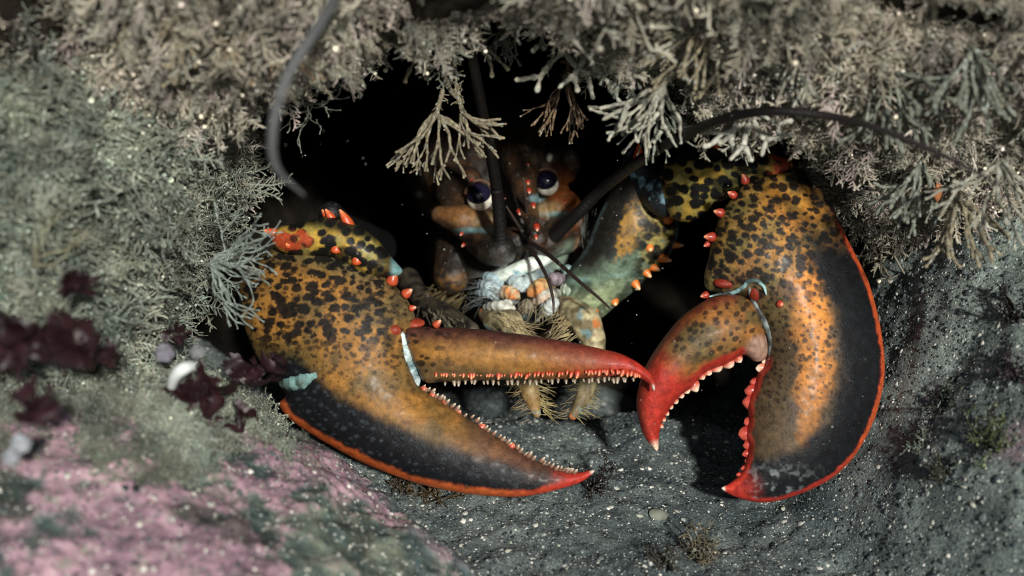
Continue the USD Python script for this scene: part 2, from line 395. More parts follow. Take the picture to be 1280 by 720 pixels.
# ================================================================== the lobster
class Flat:
    """A claw piece: an outline in its own plane, filled out on both sides."""

    def __init__(self, outline, depth, thick, power=0.52, step=1.5, closed_smooth=True, back=0.9):
        o = np.asarray(outline, float)
        if closed_smooth:
            n = len(o)
            ext = np.vstack([o, o, o])
            c = curve(ext[n - 2:2 * n + 3], 5 * 0 + (n + 4) * 24 + 1)
            k = 24
            c = c[2 * k: (2 + n) * k]
            o = c
        ring = LineString(np.vstack([o, o[:1]]))
        L = ring.length
        self.edge = np.array([ring.interpolate(s).coords[0] for s in np.arange(0, L, 1.1)])
        poly = Polygon(self.edge).buffer(0)
        if poly.geom_type != 'Polygon':
            poly = max(poly.geoms, key=lambda g: g.area)
        self.poly = poly
        self.edge = np.array(poly.exterior.coords)[:-1]
        pts = [self.edge]
        for off in (0.5, 1.2, 2.2):
            g = poly.buffer(-off)
            for h in getattr(g, 'geoms', [g]):
                if h.is_empty:
                    continue
                r = h.exterior
                pts.append(np.array([r.interpolate(s).coords[0] for s in np.arange(0, r.length, 1.3)]))
        x0, y0, x1, y1 = poly.bounds
        g = np.stack(np.meshgrid(np.arange(x0, x1, step), np.arange(y0, y1, step * 0.87)), -1)
        g[1::2, :, 0] += step / 2
        g = g.reshape(-1, 2)
        inner = poly.buffer(-3.2)
        g = g[shapely.contains_xy(inner, g[:, 0], g[:, 1])]
        pts.append(g)
        uv = np.vstack(pts)
        tri = Delaunay(uv).simplices
        cen = uv[tri].mean(1)
        tri = tri[shapely.contains_xy(poly, cen[:, 0], cen[:, 1])]
        a, b, c = uv[tri[:, 0]], uv[tri[:, 1]], uv[tri[:, 2]]
        area = (b[:, 0] - a[:, 0]) * (c[:, 1] - a[:, 1]) - (b[:, 1] - a[:, 1]) * (c[:, 0] - a[:, 0])
        tri = np.where((area > 0)[:, None], tri[:, ::-1], tri)
        dense = np.array([poly.exterior.interpolate(s).coords[0] for s in np.arange(0, poly.exterior.length, 0.3)])
        self.tree = cKDTree(dense)
        dist = self.tree.query(uv)[0]
        nb = len(self.edge)
        dist[:nb] = 0
        # fullness: Laplace equation over the outline
        s = 3.0
        nx, ny = int((x1 - x0) / s) + 3, int((y1 - y0) / s) + 3
        gu, gv = np.meshgrid(x0 - s + s * np.arange(nx), y0 - s + s * np.arange(ny), indexing='ij')
        inside = shapely.contains_xy(poly, gu.ravel(), gv.ravel())
        idx = -np.ones(nx * ny, int); idx[inside] = np.arange(inside.sum())
        ii = np.nonzero(inside)[0]
        rows, cols, vals = [np.arange(len(ii))], [np.arange(len(ii))], [np.full(len(ii), 4.0)]
        for dlt in (1, -1, ny, -ny):
            nb_ = idx[ii + dlt]
            ok = nb_ >= 0
            rows.append(np.nonzero(ok)[0]); cols.append(nb_[ok]); vals.append(np.full(ok.sum(), -1.0))
        A = coo_matrix((np.concatenate(vals), (np.concatenate(rows), np.concatenate(cols)))).tocsc()
        phi = spsolve(A, np.full(len(ii), s * s))
        gp = np.c_[gu.ravel()[ii], gv.ravel()[ii]]
        gd = self.tree.query(gp)[0]
        good = gd > 2.0
        ratio = phi[good] / gd[good]
        dd, kk = cKDTree(gp[good]).query(uv, k=16)
        w = np.exp(-(dd / 4.5) ** 2) + 1e-6
        rr = (ratio[kk] * w).sum(1) / w.sum(1)
        f = rr * dist
        full = np.zeros(nx * ny); full[ii] = phi
        cub = map_coordinates(full.reshape(nx, ny), [(uv[:, 0] - x0 + s) / s, (uv[:, 1] - y0 + s) / s], order=3)
        wgt = ss(4, 11, dist)
        f = f * (1 - wgt) + np.maximum(cub, 0) * wgt
        self.fmax = f.max()
        h = (f / f.max()) ** power
        self.uv, self.dist, self.h, self.nb, self.tri = uv, dist, h, nb, tri
        self.depth, self.thick, self.back = depth, thick, back
        cu, cv = poly.centroid.coords[0]
        c3 = at(cu, cv, depth(cu, cv))
        self.n = (EYE - c3) / np.linalg.norm(EYE - c3)
        base = at(uv[:, 0], uv[:, 1], depth(uv[:, 0], uv[:, 1]))
        lift = 0.0006 * (fb(uv[:, 0], uv[:, 1], 14, 3) - 0.5) * np.minimum(dist / 6, 1)
        front = base + self.n * (thick * h + lift)[:, None]
        rear = base[nb:] - self.n * (thick * back * h[nb:])[:, None]
        map_r = np.concatenate([np.arange(nb), len(uv) + np.arange(len(uv) - nb)])
        self.v = np.vstack([front, rear])
        self.f = np.vstack([tri, map_r[tri][:, ::-1]])
        self.vu = np.concatenate([uv[:, 0], uv[nb:, 0]])
        self.vv = np.concatenate([uv[:, 1], uv[nb:, 1]])
        self.vd = np.concatenate([dist, dist[nb:]])
        self.front_tree = cKDTree(uv)

    def point(self, u, v, out=0.0):
        """A point of the front surface."""
        d, k = self.front_tree.query([u, v], k=4)
        w = 1 / (d + 0.3)
        h = (self.h[k] * w).sum() / w.sum()
        return at(u, v, self.depth(u, v)) + self.n * (self.thick * h + out)


def line_dist(line, u, v):
    ring = LineString(line)
    dense = np.array([ring.interpolate(s).coords[0] for s in np.arange(0, ring.length, 0.7)])
    d, k = cKDTree(dense).query(np.c_[u, v])
    return d, k / len(dense)


GOLD, ORANGE, RUST, BROWN = srgb(200, 134, 46), srgb(188, 110, 40), srgb(186, 82, 40), srgb(100, 74, 48)
INK, INKBLUE, OLIVE, RED = srgb(13, 13, 14), srgb(24, 27, 32), srgb(100, 90, 50), srgb(162, 46, 35)
PALE, CYAN, TAN_ = srgb(240, 226, 206), srgb(150, 200, 206), srgb(150, 128, 74)

lobster = xform('lobster', at(640, 420, 0.68), label='dark lobster with spotted orange claws sitting in the den mouth', cat='lobster')
LOC = at(640, 420, 0.68)


def lob(name, mesh, mat, parent=lobster, col=None, smooth=True, **t):
    v, f = mesh
    return obj(name, (np.asarray(v) - LOC, f), mat, parent, smooth=smooth, col=col, **t)


def thorn(parent, base, direc, length, r, tip=PALE, root=RUST, bend=0.1, name='spine'):
    v, f = cone(base, direc, length, r, bend)
    s = ((v - base) @ (np.asarray(direc) / np.linalg.norm(direc))) / length
    return lob(name, (v, f), 'thorn', parent, col=lerp(root, tip, ss(0.55, 1.0, s)))


def img_dir(du, dv, dz=0.3):
    """A direction given by its run across the photograph (right, down) and towards the camera."""
    d = RGT * du - UPV * dv - FWD * dz
    return d / np.linalg.norm(d)


# ---------------- the crusher claw (right in the photograph)
CR_OUT = [(1005, 217), (1025, 237), (1039, 254), (1050, 279), (1062, 304), (1075, 329), (1087, 356), (1098, 396), (1104, 431), (1106, 462), (1102, 493),
          (1091, 529), (1069, 569), (1042, 596), (1011, 613), (976, 625), (949, 628), (922, 622), (902, 611)]
CR_IN = [(912, 604), (927, 590), (934, 569), (936, 555), (931, 542), (936, 524), (935, 502), (942, 484), (947, 467), (958, 452),
         (955, 425), (948, 400), (934, 377), (905, 368), (884, 362), (880, 346), (886, 322), (889, 307), (895, 285), (904, 262), (918, 245), (932, 229), (954, 221), (977, 216), (992, 209)]
cr_depth = lambda u, v: 0.590 - 0.00003 * (np.asarray(v) - 420) + 0.00003 * (np.asarray(u) - 990)
CR = Flat(CR_OUT + CR_IN, cr_depth, 0.0195, power=0.6)


def crusher_paint(u, v, d):
    dout, s = line_dist(CR_OUT, u, v)
    n = fb(u, v, 26, 61); nf = fb(u, v, 7, 62)
    dw = dout + (n - .5) * 34 + (nf - .5) * 10
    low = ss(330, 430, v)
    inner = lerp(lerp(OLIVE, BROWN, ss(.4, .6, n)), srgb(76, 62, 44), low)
    stripe, st = line_dist([(985, 290), (1008, 340), (1020, 400), (1021, 450), (1012, 500), (1004, 540)], u, v)
    c = lerp(inner, lerp(GOLD, ORANGE, nf), ss(40 - 16 * st, 14 - 8 * st, stripe + (n - .5) * 50 + (nf - .5) * 16) * (0.6 + 0.4 * ss(.35, .6, n)) * (1 - .6 * ss(.75, 1, st)))
    up = ss(360, 300, v)
    c = lerp(c, lerp(srgb(164, 112, 42), srgb(104, 90, 46), ss(.35, .65, fb(u, v, 22, 66))), up * 0.85)
    c = lerp(c, OLIVE * .75, ss(40, 8, np.abs(u - (890 + (v - 330) * -0.42 * (v < 330)) - 6)) * up * .7)
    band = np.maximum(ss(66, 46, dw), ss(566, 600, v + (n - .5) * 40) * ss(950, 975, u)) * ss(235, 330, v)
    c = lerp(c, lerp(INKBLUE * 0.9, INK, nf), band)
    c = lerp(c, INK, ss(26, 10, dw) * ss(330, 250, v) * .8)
    sp = spots(u, v, 9.4, 2.2, 4.9, 63, ang=0.35, stretch=1.35, warp=3.0)
    dens = ss(400, 345, v + (n - .5) * 60)
    c = lerp(c, INK, sp * dens * 0.95)
    sp2 = spots(u, v, 6.5, 0.4, 2.6, 64, ang=0.8, stretch=1.3, warp=2.0)
    c = lerp(c, INK, sp2 * ss(590, 450, v) * ss(30, 60, dout) * .8)
    c = c * (.62 + .76 * fb(u, v, 9, 67))[:, None]
    # silt-dusted red tip and rim
    c = lerp(c, srgb(120, 128, 128), ss(.5, .66, nf) * ss(565, 595, v) * ss(1050, 960, u) * .7)
    tipr = ss(60, 20, np.hypot(u - 902, (v - 611) * 1.2))
    c = lerp(c, RED * .9, np.clip(tipr + ss(8, 2.0, dout + (nf - .5) * 6) * ss(255, 330, v), 0, 1))
    c = lerp(c, lerp(RUST, RED, ss(540, 610, v)), ss(7.0, 3.6, dout + (nf - .5) * 6 + (n - .5) * 5) * ss(270, 340, v))
    din, _ = line_dist(CR_IN[:10], u, v)
    c = lerp(c, srgb(190, 60, 44), ss(11, 4, din + (nf - .5) * 5))
    c = lerp(c, PALE, ss(7, 2, np.hypot(u - 902, v - 611)))
    return c


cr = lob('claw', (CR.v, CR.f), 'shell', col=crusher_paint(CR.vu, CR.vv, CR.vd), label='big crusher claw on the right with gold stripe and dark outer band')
CD = Flat([(930, 371), (913, 368), (891, 371), (869, 383), (847, 401), (824, 430), (807, 458), (797, 489), (796, 512), (802, 538), (812, 555), (822, 564), (824, 543), (828, 528),
           (839, 509), (852, 494), (866, 484), (876, 471), (888, 463), (908, 456), (930, 444), (944, 452), (957, 448), (960, 430), (953, 404), (941, 380)],
          lambda u, v: 0.583 + 0.00001 * (np.asarray(u) - 870), 0.0150, power=0.55)


def cdactyl_paint(u, v, d):
    n = fb(u, v, 22, 71); nf = fb(u, v, 6, 72)
    c = lerp(srgb(136, 90, 44), srgb(92, 76, 46), ss(.35, .65, n))
    c = lerp(c, INK * 1.6, spots(u, v, 9, 0.8, 3.4, 73, ang=-0.6, stretch=1.3, warp=1.4) * ss(470, 430, v) * .8)
    s = (u - 930) * -0.62 + (v - 380) * 0.78
    c = lerp(c, RED * .95, ss(95, 135, s + (n - .5) * 26))
    outer, _ = line_dist([(913, 368), (869, 383), (824, 430), (797, 489), (802, 538)], u, v)
    c = c * (.65 + .7 * fb(u, v, 8, 76))[:, None]
    c = lerp(c, srgb(120, 50, 36), ss(16, 3, outer + (nf - .5) * 6) * .7)
    inner, _ = line_dist([(824, 543), (839, 509), (866, 484), (888, 463), (930, 446)], u, v)
    c = lerp(c, RED, ss(15, 7, inner + (nf - .5) * 6))
    c = lerp(c, lerp(ORANGE, PALE, .6), ss(16, 4, np.hypot(u - 822, v - 562)))
    c = lerp(c, srgb(150, 120, 104), ss(24, 12, np.hypot(u - 950, v - 438)))
    return c


lob('movable_finger', (CD.v, CD.f), 'shell', cr, col=cdactyl_paint(CD.vu, CD.vv, CD.vd))
TEETH_IN = dict(root=srgb(214, 60, 42), tip=srgb(240, 190, 160))


def tooth(parent, F, u, v, du, dv, ln, r, out=-0.25, root=srgb(214, 58, 40), tip=srgb(238, 184, 150), squash=0.75, name='tooth'):
    d = img_dir(du, dv, 0.15)
    base = at(u, v, F.depth(u, v)) - d * r * 0.4 + F.n * 0.001
    side = np.cross(d, F.n); side /= np.linalg.norm(side)
    nn = np.cross(side, d)
    vv, ff = blob((0, 0, 0), (1, 1, 1), sub=2, noise=0.24, seed=int(u * 7 + v))
    t = np.clip(vv[:, 0], -1, 1)
    vv[:, 1:] *= (1 - 0.28 * np.clip(t, 0, 1) ** 2)[:, None]
    vv = vv * [ln, r, r * squash]
    pts = vv[:, :1] * d + vv[:, 1:2] * side + vv[:, 2:] * nn + base
    return lob(name, (pts, ff), 'thorn', parent, col=lerp(root, tip, ss(0.1, 0.95, t)))


P1 = PX
for (u, v, ln, r) in [(957, 452, 7, 5), (951, 460, 9, 6), (953, 468, 8, 6), (944, 478, 9, 7), (938, 489, 11, 9), (936, 503, 12, 10), (942, 516, 9, 8), (936, 528, 10, 8), (931, 542, 12, 10),
                      (934, 556, 8, 7), (932, 567, 6, 5), (934, 576, 5, 4), (929, 585, 4.5, 3.6), (923, 593, 3.6, 3)]:
    pale = v < 475
    tooth(cr, CR, u, v, -1, 0.1, ln * P1, r * P1, root=srgb(205, 120, 96) if pale else srgb(160, 46, 38), tip=srgb(238, 214, 190) if pale else srgb(196, 90, 72))
for (u, v, ln, r) in [(924, 450, 6, 6), (912, 456, 8, 9), (898, 461, 8, 9), (886, 466, 6, 6), (878, 472, 5, 5), (868, 483, 11, 8), (859, 489, 5, 5), (852, 495, 4.5, 4.5), (845, 502, 4.5, 4),
                      (839, 509, 4, 3.6), (834, 517, 4, 3.4), (830, 525, 3.6, 3.2), (827, 533, 3.4, 3)]:
    tooth(cr, CD, u, v, 0.55, 0.85, ln * P1, r * P1, root=srgb(180, 76, 54), tip=srgb(240, 216, 188))

# hinge of the crusher: blue-white membrane and two red knuckles
def ribbon(F, pts, w, out, n=40, k=1.0):
    c = curve(np.array(pts, float), n)
    p = np.array([F.point(u, v, out) for u, v in c])
    p = p + 0.0007 * (fb3(p, .0016, 5)[:, None] - .5) * F.n
    return tube(p, w * (.7 + .6 * fb3(p, .0018, 8)) * np.sin(np.linspace(0.12, np.pi - 0.12, n) ** k * np.pi ** (1 - k)) ** 0.6, 8)


rb = ribbon(CR, [(886, 371), (900, 368), (918, 366), (930, 360), (938, 353), (948, 353), (956, 360), (959, 370)], 0.0010, 0.0006)
lob('joint_membrane', rb, 'flesh', cr, col=lerp(srgb(60, 74, 72), srgb(150, 186, 184), ss(.4, .62, fb3(rb[0], .003, 17))))
rb = ribbon(CR, [(938, 358), (941, 372), (949, 388), (958, 405), (964, 425), (962, 444)], 0.0016, -0.0004)
lob('joint_membrane', rb, 'flesh', cr, col=lerp(srgb(50, 52, 50), srgb(118, 128, 126), ss(.4, .62, fb3(rb[0], .003, 18))))
for (u, v, a, b) in [(947, 366, 10, 12), (907, 353, 15, 7)]:
    lob('knuckle', blob(CR.point(u, v, -0.0022), (a * P1, a * P1 * .8, b * P1)), 'shell', cr, col=srgb(120, 40, 26))
for (u, v, du, dv, l, r) in [(932, 227, -.4, -.8, 10, 6), (917, 245, -.8, -.4, 9, 5.5), (901, 267, -.9, -.2, 10, 6), (890, 297, -.9, 0, 11, 6.5), (883, 369, -.9, .3, 8, 5), (976, 381, .2, .1, 5, 5), (885, 306, -.8, .5, 6, 4)]:
    b = CR.point(u, v, 0) if u > 940 else at(u, v, CR.depth(u, v)) + CR.n * 0.004
    thorn(cr, b, img_dir(du, dv, .5), l * P1, r * P1, root=srgb(150, 52, 36), tip=srgb(226, 150, 116))

# ---------------- the cutter claw (left in the photograph)
CU_OUT = [(743, 588), (727, 602), (697, 612), (660, 620), (624, 621), (569, 615), (514, 602), (459, 581), (422, 562), (385, 540), (360, 522), (349, 505)]
CU_REST = [(356, 494), (345, 478), (322, 448), (306, 410), (298, 372), (303, 346), (322, 324), (345, 309), (380, 300), (420, 305), (455, 322), (478, 342), (497, 360), (510, 376), (518, 392), (519, 406),
           (513, 420), (511, 440), (516, 464), (526, 484)]
CU_IN = [(526, 484), (550, 500), (587, 524), (624, 548), (660, 571), (697, 587), (719, 591)]
cu_depth = lambda u, v: 0.588 - 0.00006 * (np.asarray(u) - 500) - 0.00004 * (np.asarray(v) - 460)
CU = Flat(CU_OUT + CU_REST + CU_IN[1:], cu_depth, 0.0205, power=0.58)


def cutter_paint(u, v, d):
    dout, s = line_dist(CU_OUT, u, v)
    n = fb(u, v, 30, 81); nf = fb(u, v, 7, 82)
    c = lerp(srgb(140, 98, 44), srgb(98, 78, 44), ss(.35, .65, n))
    c = lerp(c, srgb(92, 84, 52), ss(352, 325, v + (n - .5) * 24 + (u - 400) * -.2) * .8)      # olive shoulder
    c = lerp(c, srgb(92, 84, 60), ss(40, 10, np.abs((u - 430) * .72 - (v - 320))) * .5)
    c = lerp(c, srgb(76, 70, 40), ss(405, 450, v) * ss(420, 370, u) * .8)
    # pollex: brown violet towards the tip
    c = lerp(c, srgb(88, 60, 46), ss(530, 640, u + (n - .5) * 50))
    dw = dout + (n - .5) * 20 + (nf - .5) * 12
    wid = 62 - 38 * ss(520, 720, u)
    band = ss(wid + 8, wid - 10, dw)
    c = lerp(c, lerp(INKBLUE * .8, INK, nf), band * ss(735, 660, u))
    sp = spots(u, v, 10.6, 2.4, 5.7, 83, ang=-0.1, stretch=1.4, warp=3.4)
    dens = ss(455, 415, v + (n - .5) * 40) * ss(520, 470, u)
    c = lerp(c, INK, sp * dens * .96)
    sp2 = spots(u, v, 7, 0.4, 2.8, 84, stretch=1.3, warp=2.0)
    c = lerp(c, INK, sp2 * ss(540, 440, v) * .75)
    c = c * (.62 + .76 * fb(u, v, 9, 86))[:, None]
    dip = spots(u, v, 9, 0.4, 2.5, 85) * ss(0, 20, dout)
    c = lerp(c, srgb(70, 78, 84), dip * band * .3)
    rim = ss(12.5, 6.0, dout + (nf - .5) * 8 + (n - .5) * 5)
    c = lerp(c, lerp(srgb(166, 80, 38), RED, ss(600, 720, u)), rim)
    c = lerp(c, RED, ss(56, 22, np.hypot((u - 743) * .85, v - 588) + (nf - .5) * 14))
    c = lerp(c, PALE, ss(8, 2, np.hypot(u - 743, v - 588)))
    return c


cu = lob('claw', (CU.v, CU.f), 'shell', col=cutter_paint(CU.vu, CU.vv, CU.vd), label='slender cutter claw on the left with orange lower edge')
CF = Flat([(507, 412), (525, 409), (550, 409), (605, 412), (660, 419), (715, 428), (752, 436), (778, 443), (800, 455), (812, 466), (818, 477), (818, 489), (811, 480), (800, 473), (782, 470),
           (740, 472), (697, 474), (624, 475), (560, 477), (532, 478), (522, 462), (508, 430)], lambda u, v: 0.583 - 0.00005 * (np.asarray(u) - 500), 0.0105, power=0.55)


def cfinger_paint(u, v, d):
    n = fb(u * .6, v, 18, 91); nf = fb(u, v, 6, 92)
    top = 409 + 0.14 * np.clip(u - 560, 0, None)
    t = (v - top) / 50
    c = lerp(srgb(82, 50, 42), srgb(136, 96, 46), ss(.05, .55, t + (n - .5) * .4))
    c = lerp(c, srgb(96, 76, 48), ss(.75, 1.05, t + (nf - .5) * .3))
    c = lerp(c, INK, spots(u, v, 12, 1.2, 4.2, 93, stretch=1.6, warp=2) * ss(600, 530, u) * .85)
    c = c * (.65 + .7 * fb(u * .5, v, 7, 96))[:, None]
    c = lerp(c, srgb(130, 54, 38), ss(640, 770, u + (n - .5) * 60) * .8)
    c = lerp(c, RED, ss(730, 795, u + (nf - .5) * 20))
    c = lerp(c, srgb(190, 60, 36), ss(478, 462, 478 - (v - 462)) * 0)
    c = lerp(c, PALE, ss(9, 2, np.hypot(u - 818, v - 487)) * .7)
    return c


lob('movable_finger', (CF.v, CF.f), 'shell', cu, col=cfinger_paint(CF.vu, CF.vv, CF.vd))
rng = np.random.default_rng(5)


def tooth_row(parent, F, line, n, du, dv, r0, r1, c_root, c_tip, jit=1.0, out=0.002, seed=0, every=1):
    rg = np.random.default_rng(seed)
    cc = curve(np.array(line, float), n)
    parts, cols = [], []
    for i, (u, v) in enumerate(cc):
        r = rg.uniform(r0, r1) * P1 * (1.35 if rg.random() < .2 else 1)
        d = img_dir(du + rg.normal(0, .15), dv, .35)
        p = at(u + rg.normal(0, jit * 1.4), v + rg.normal(0, jit * .8), F.depth(u, v)) + F.n * out
        V, Fc = cone(p, d, r * 2.1, r, 0.1, 7)
        parts.append((V, Fc))
        s = ((V - p) @ d) / (r * 2.1)
        cols.append(lerp(c_root, c_tip, ss(.3, 1.0, s)))
    return lob('tooth_row', join(parts), 'thorn', parent, col=np.vstack(cols), kind='stuff')


tooth_row(cu, CF, [(548, 466), (600, 467), (660, 467), (720, 465), (770, 463), (797, 468)], 62, 0, .8, 1.3, 3.0, srgb(176, 60, 34), srgb(236, 160, 110), out=0.0066, seed=1)
tooth_row(cu, CF, [(560, 477), (620, 477), (680, 476), (740, 474), (790, 473)], 34, .1, 1, 1.5, 2.6, srgb(120, 104, 84), srgb(200, 190, 170), out=0.0015, seed=2)
tooth_row(cu, CU, [(530, 484), (551, 499), (588, 523), (625, 547), (661, 570), (697, 586), (716, 590)], 40, .7, -.7, 2.0, 3.4, srgb(120, 88, 70), srgb(196, 184, 160), out=0.001, seed=3)
for (u, v) in [(530, 486), (541, 494), (556, 504), (573, 515), (603, 533), (640, 557)]:
    tooth(cu, CU, u, v, .7, -.7, 5.5 * P1, 4.6 * P1, root=srgb(164, 52, 34), tip=srgb(224, 124, 90))
# white hinge membrane
mem = ribbon(CU, [(496, 408), (501, 418), (505, 434), (509, 450), (515, 466), (521, 482)], 0.0030, -0.0010, k=1.8)
lob('joint_membrane', mem, 'flesh', cu, col=lerp(srgb(96, 120, 122), srgb(200, 214, 212), ss(.38, .6, fb3(mem[0], .003, 15))))
mem = ribbon(CU, [(352, 480), (365, 478), (380, 476), (396, 470), (408, 462)], 0.0036, -0.0028)
lob('joint_membrane', mem, 'flesh', cu, col=lerp(srgb(72, 84, 74), srgb(120, 156, 152), ss(.35, .6, fb3(mem[0], .004, 16))))
for (u, v, a, b) in [(492, 414, 9, 7), (516, 404, 15, 5.5)]:
    lob('knuckle', blob(CU.point(u, v, -0.0012), (a * P1, a * P1 * .7, b * P1)), 'shell', cu, col=srgb(140, 54, 34))
for (u, v, du, dv, l, r) in [(478, 342, .5, -.8, 9, 7), (490, 352, .3, -.9, 14, 8), (507, 368, .8, -.5, 11, 6.5), (514, 386, .9, -.2, 7, 4.5), (546, 406, .7, -.6, 9, 5)]:
    F = CU if u < 530 else CF
    thorn(cu, at(u, v, F.depth(u, v)) + F.n * 0.005, img_dir(du, dv, .4), l * P1, r * P1, root=srgb(170, 70, 40), tip=srgb(236, 176, 140))

# ---------------- head and carapace: one continuous skin
def A(px, py, d):
    return at(px, py, d)


def ch(*pts):
    return [(A(a, b, c), r) for a, b, c, r in pts]


def to_px(p):
    q = np.asarray(p) - EYE
    d = q @ FWD
    return 640 + (q @ RGT) / d / TAN * 640, 360 - (q @ UPV) / d / TAN * 640, d


import manifold3d as m3


def skin(chains, refine, iters=10):
    tot = m3.Manifold()
    for c in chains:
        s = [m3.Manifold.sphere(float(r), 24).translate([float(x) for x in p]) for p, r in c]
        if len(s) == 1:
            tot = tot + s[0]
        for a, b in zip(s[:-1], s[1:]):
            tot = tot + m3.Manifold.batch_hull([a, b])
    me = tot.refine_to_length(refine).to_mesh()
    t = trimesh.Trimesh(me.vert_properties[:, :3], me.tri_verts, process=True)
    trimesh.smoothing.filter_taubin(t, lamb=0.5, nu=0.53, iterations=iters)
    return np.array(t.vertices), np.array(t.faces)


head = [ch((612, 213, .718, .0345), (606, 200, .80, .044), (600, 190, .96, .050)),            # carapace
        ch((612, 213, .718, .0345), (640, 285, .708, .0315)), ch((640, 285, .708, .0315), (640, 330, .80, .045), (620, 300, .95, .045)),
        ch((640, 285, .708, .0315), (650, 362, .695, .021)),
        ch((650, 185, .692, .0125), (654, 222, .664, .0062), (660, 260, .646, .0046), (668, 292, .630, .0020)),   # rostrum
        ch((575, 236, .690, .012), (588, 226, .676, .005)), ch((700, 205, .700, .010), (684, 210, .688, .005)),  # brows
        ch((612, 292, .678, .011), (580, 276, .676, .0075), (550, 268, .682, .004)),          # left antennal scale
        ch((700, 262, .690, .010), (712, 282, .684, .007), (722, 300, .684, .004)),           # right antennal scale
        ch((604, 296, .678, .0095), (617, 310, .662, .0082), (627, 313, .651, .0066)),        # antenna stems
        ch((704, 292, .684, .0095), (694, 300, .668, .0078), (685, 303, .656, .0062)),
        ch((650, 306, .672, .010), (648, 300, .655, .0058)), ch((668, 306, .672, .010), (672, 299, .652, .005)),
        ch((578, 300, .712, .013), (566, 345, .700, .009))]
hv, hf = skin(head, 0.0011, 8)
hn = 0.0009 * (fb3(hv, 0.006, 201) - 0.5) + 0.0005 * (fb3(hv, 0.002, 202) - 0.5)
tn = trimesh.Trimesh(hv, hf, process=False).vertex_normals
hv = hv + tn * hn[:, None]
hu, hvv, hd = to_px(hv)
n1, n2 = fb3(hv, 0.008, 203), fb3(hv, 0.0025, 204)
UMBER, DARK = srgb(84, 58, 36), srgb(38, 29, 22)


def soft(cx, cy, rx, ry, rot=0.0, edge=.5):
    c, s = math.cos(rot), math.sin(rot)
    a, b = (hu - cx) * c + (hvv - cy) * s, -(hu - cx) * s + (hvv - cy) * c
    r = np.sqrt((a / rx) ** 2 + (b / ry) ** 2) + (n1 - .5) * .9 + (n2 - .5) * .5
    return ss(1 + edge, 1 - edge, r)


hc = lerp(DARK, UMBER * .7, ss(.45, .7, n1))
hc = lerp(hc, srgb(150, 84, 40), soft(706, 245, 17, 34, -.35) * .9)
hc = lerp(hc, srgb(128, 104, 66), soft(690, 262, 20, 10) * .8)
hc = lerp(hc, srgb(104, 140, 138), soft(698, 268, 20, 4) * .8)
hc = lerp(hc, srgb(120, 148, 150), soft(671, 248, 8, 5) * .8)
hc = lerp(hc, srgb(116, 80, 44), soft(578, 270, 36, 12, .15) * .9)
hc = lerp(hc, srgb(110, 92, 60), soft(606, 276, 16, 10) * .8)
hc = lerp(hc, srgb(96, 130, 130), soft(596, 288, 22, 3.5) * .8)
hc = lerp(hc, srgb(112, 80, 36), soft(560, 352, 26, 18) * .8 * ss(.4, .6, n2))
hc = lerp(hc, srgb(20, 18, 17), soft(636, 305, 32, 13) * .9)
hc = lerp(hc, srgb(112, 128, 130), soft(655, 362, 60, 34) * .85)
hc = lerp(hc, srgb(150, 160, 152), soft(655, 362, 60, 34) * ss(.5, .75, n2) * .7)
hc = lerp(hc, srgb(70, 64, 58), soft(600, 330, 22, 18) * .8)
hc = lerp(hc, srgb(190, 112, 44), soft(722, 328, 6, 22) * .9)
hc = lerp(hc, srgb(150, 170, 150), soft(706, 322, 12, 20, .5) * .6)
hc = lerp(hc, srgb(220, 220, 200), ss(1.3, .7, np.hypot((hu - 687) / 3, (hvv - 197) / 5)))
hc = lerp(hc, srgb(170, 176, 160), ss(1.3, .7, np.hypot((hu - 524) / 4, (hvv - 243) / 4)))
hc = lerp(hc, srgb(100, 106, 100), ss(.68, .74, fb3(hv, .0016, 206)) * .3)
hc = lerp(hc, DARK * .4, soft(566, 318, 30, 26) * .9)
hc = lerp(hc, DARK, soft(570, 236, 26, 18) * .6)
hc = hc * (.6 + .8 * n2)[:, None]
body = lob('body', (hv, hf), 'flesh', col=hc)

# eyes
def orient(d):
    d = np.asarray(d, float); d = d / np.linalg.norm(d)
    a = np.cross(d, [0.1, 0.2, 1.0]); a /= np.linalg.norm(a)
    return np.array([a, np.cross(d, a), d])


for (u, v, d, r) in [(599, 244, .6715, .0056), (683, 227, .6735, .0049)]:
    c = A(u, v, d)
    stalk = blob(A(u + 1.0, v + 3.2, d + .0013), (r * 1.06, r * 1.06, r * 1.06), sub=4)
    ev = lob('eye', blob(c, (r, r, r), sub=4), 'eyeball', col=srgb(26, 24, 44))
    yy = (stalk[0] - c) @ UPV / r
    lob('eyestalk', stalk, 'flesh', ev, col=lerp(srgb(232, 224, 206), srgb(140, 110, 72), ss(-1.15, -1.4, yy + .06 * n1[0])))
    lid = curve([A(u - r / PX * .98, v - 2, d - .001), A(u - r / PX * .75, v - r / PX * .75, d - .0035), A(u, v - r / PX * 1.06, d - .0035), A(u + r / PX * .75, v - r / PX * .75, d - .0035), A(u + r / PX * .98, v - 2, d - .001)], 20)
    lob('eyelid', tube(lid, 0.0007, 7), 'flesh', ev, col=srgb(92, 66, 46))

# rostral thorns
for (u, v, l, r) in [(630, 246, 8, 4), (647, 264, 9, 4.2), (661, 237, 8, 4), (659, 227, 6, 3.5), (666, 256, 8, 4), (671, 283, 11, 5), (669, 296, 7, 3.6), (589, 225, 6, 3), (660, 205, 4, 2.4), (576, 292, 6, 3), (577, 306, 8, 3.2), (706, 252, 5, 3)]:
    k = np.argmin((hu - u) ** 2 + (hvv - v) ** 2 + (hd - .6) * 2500)
    thorn(body, hv[k] + 0.0004 * FWD, img_dir(.12 if u > 640 else -.25, .45, .8), l * PX * 1.25, r * PX, root=srgb(160, 52, 34), tip=srgb(236, 186, 160))

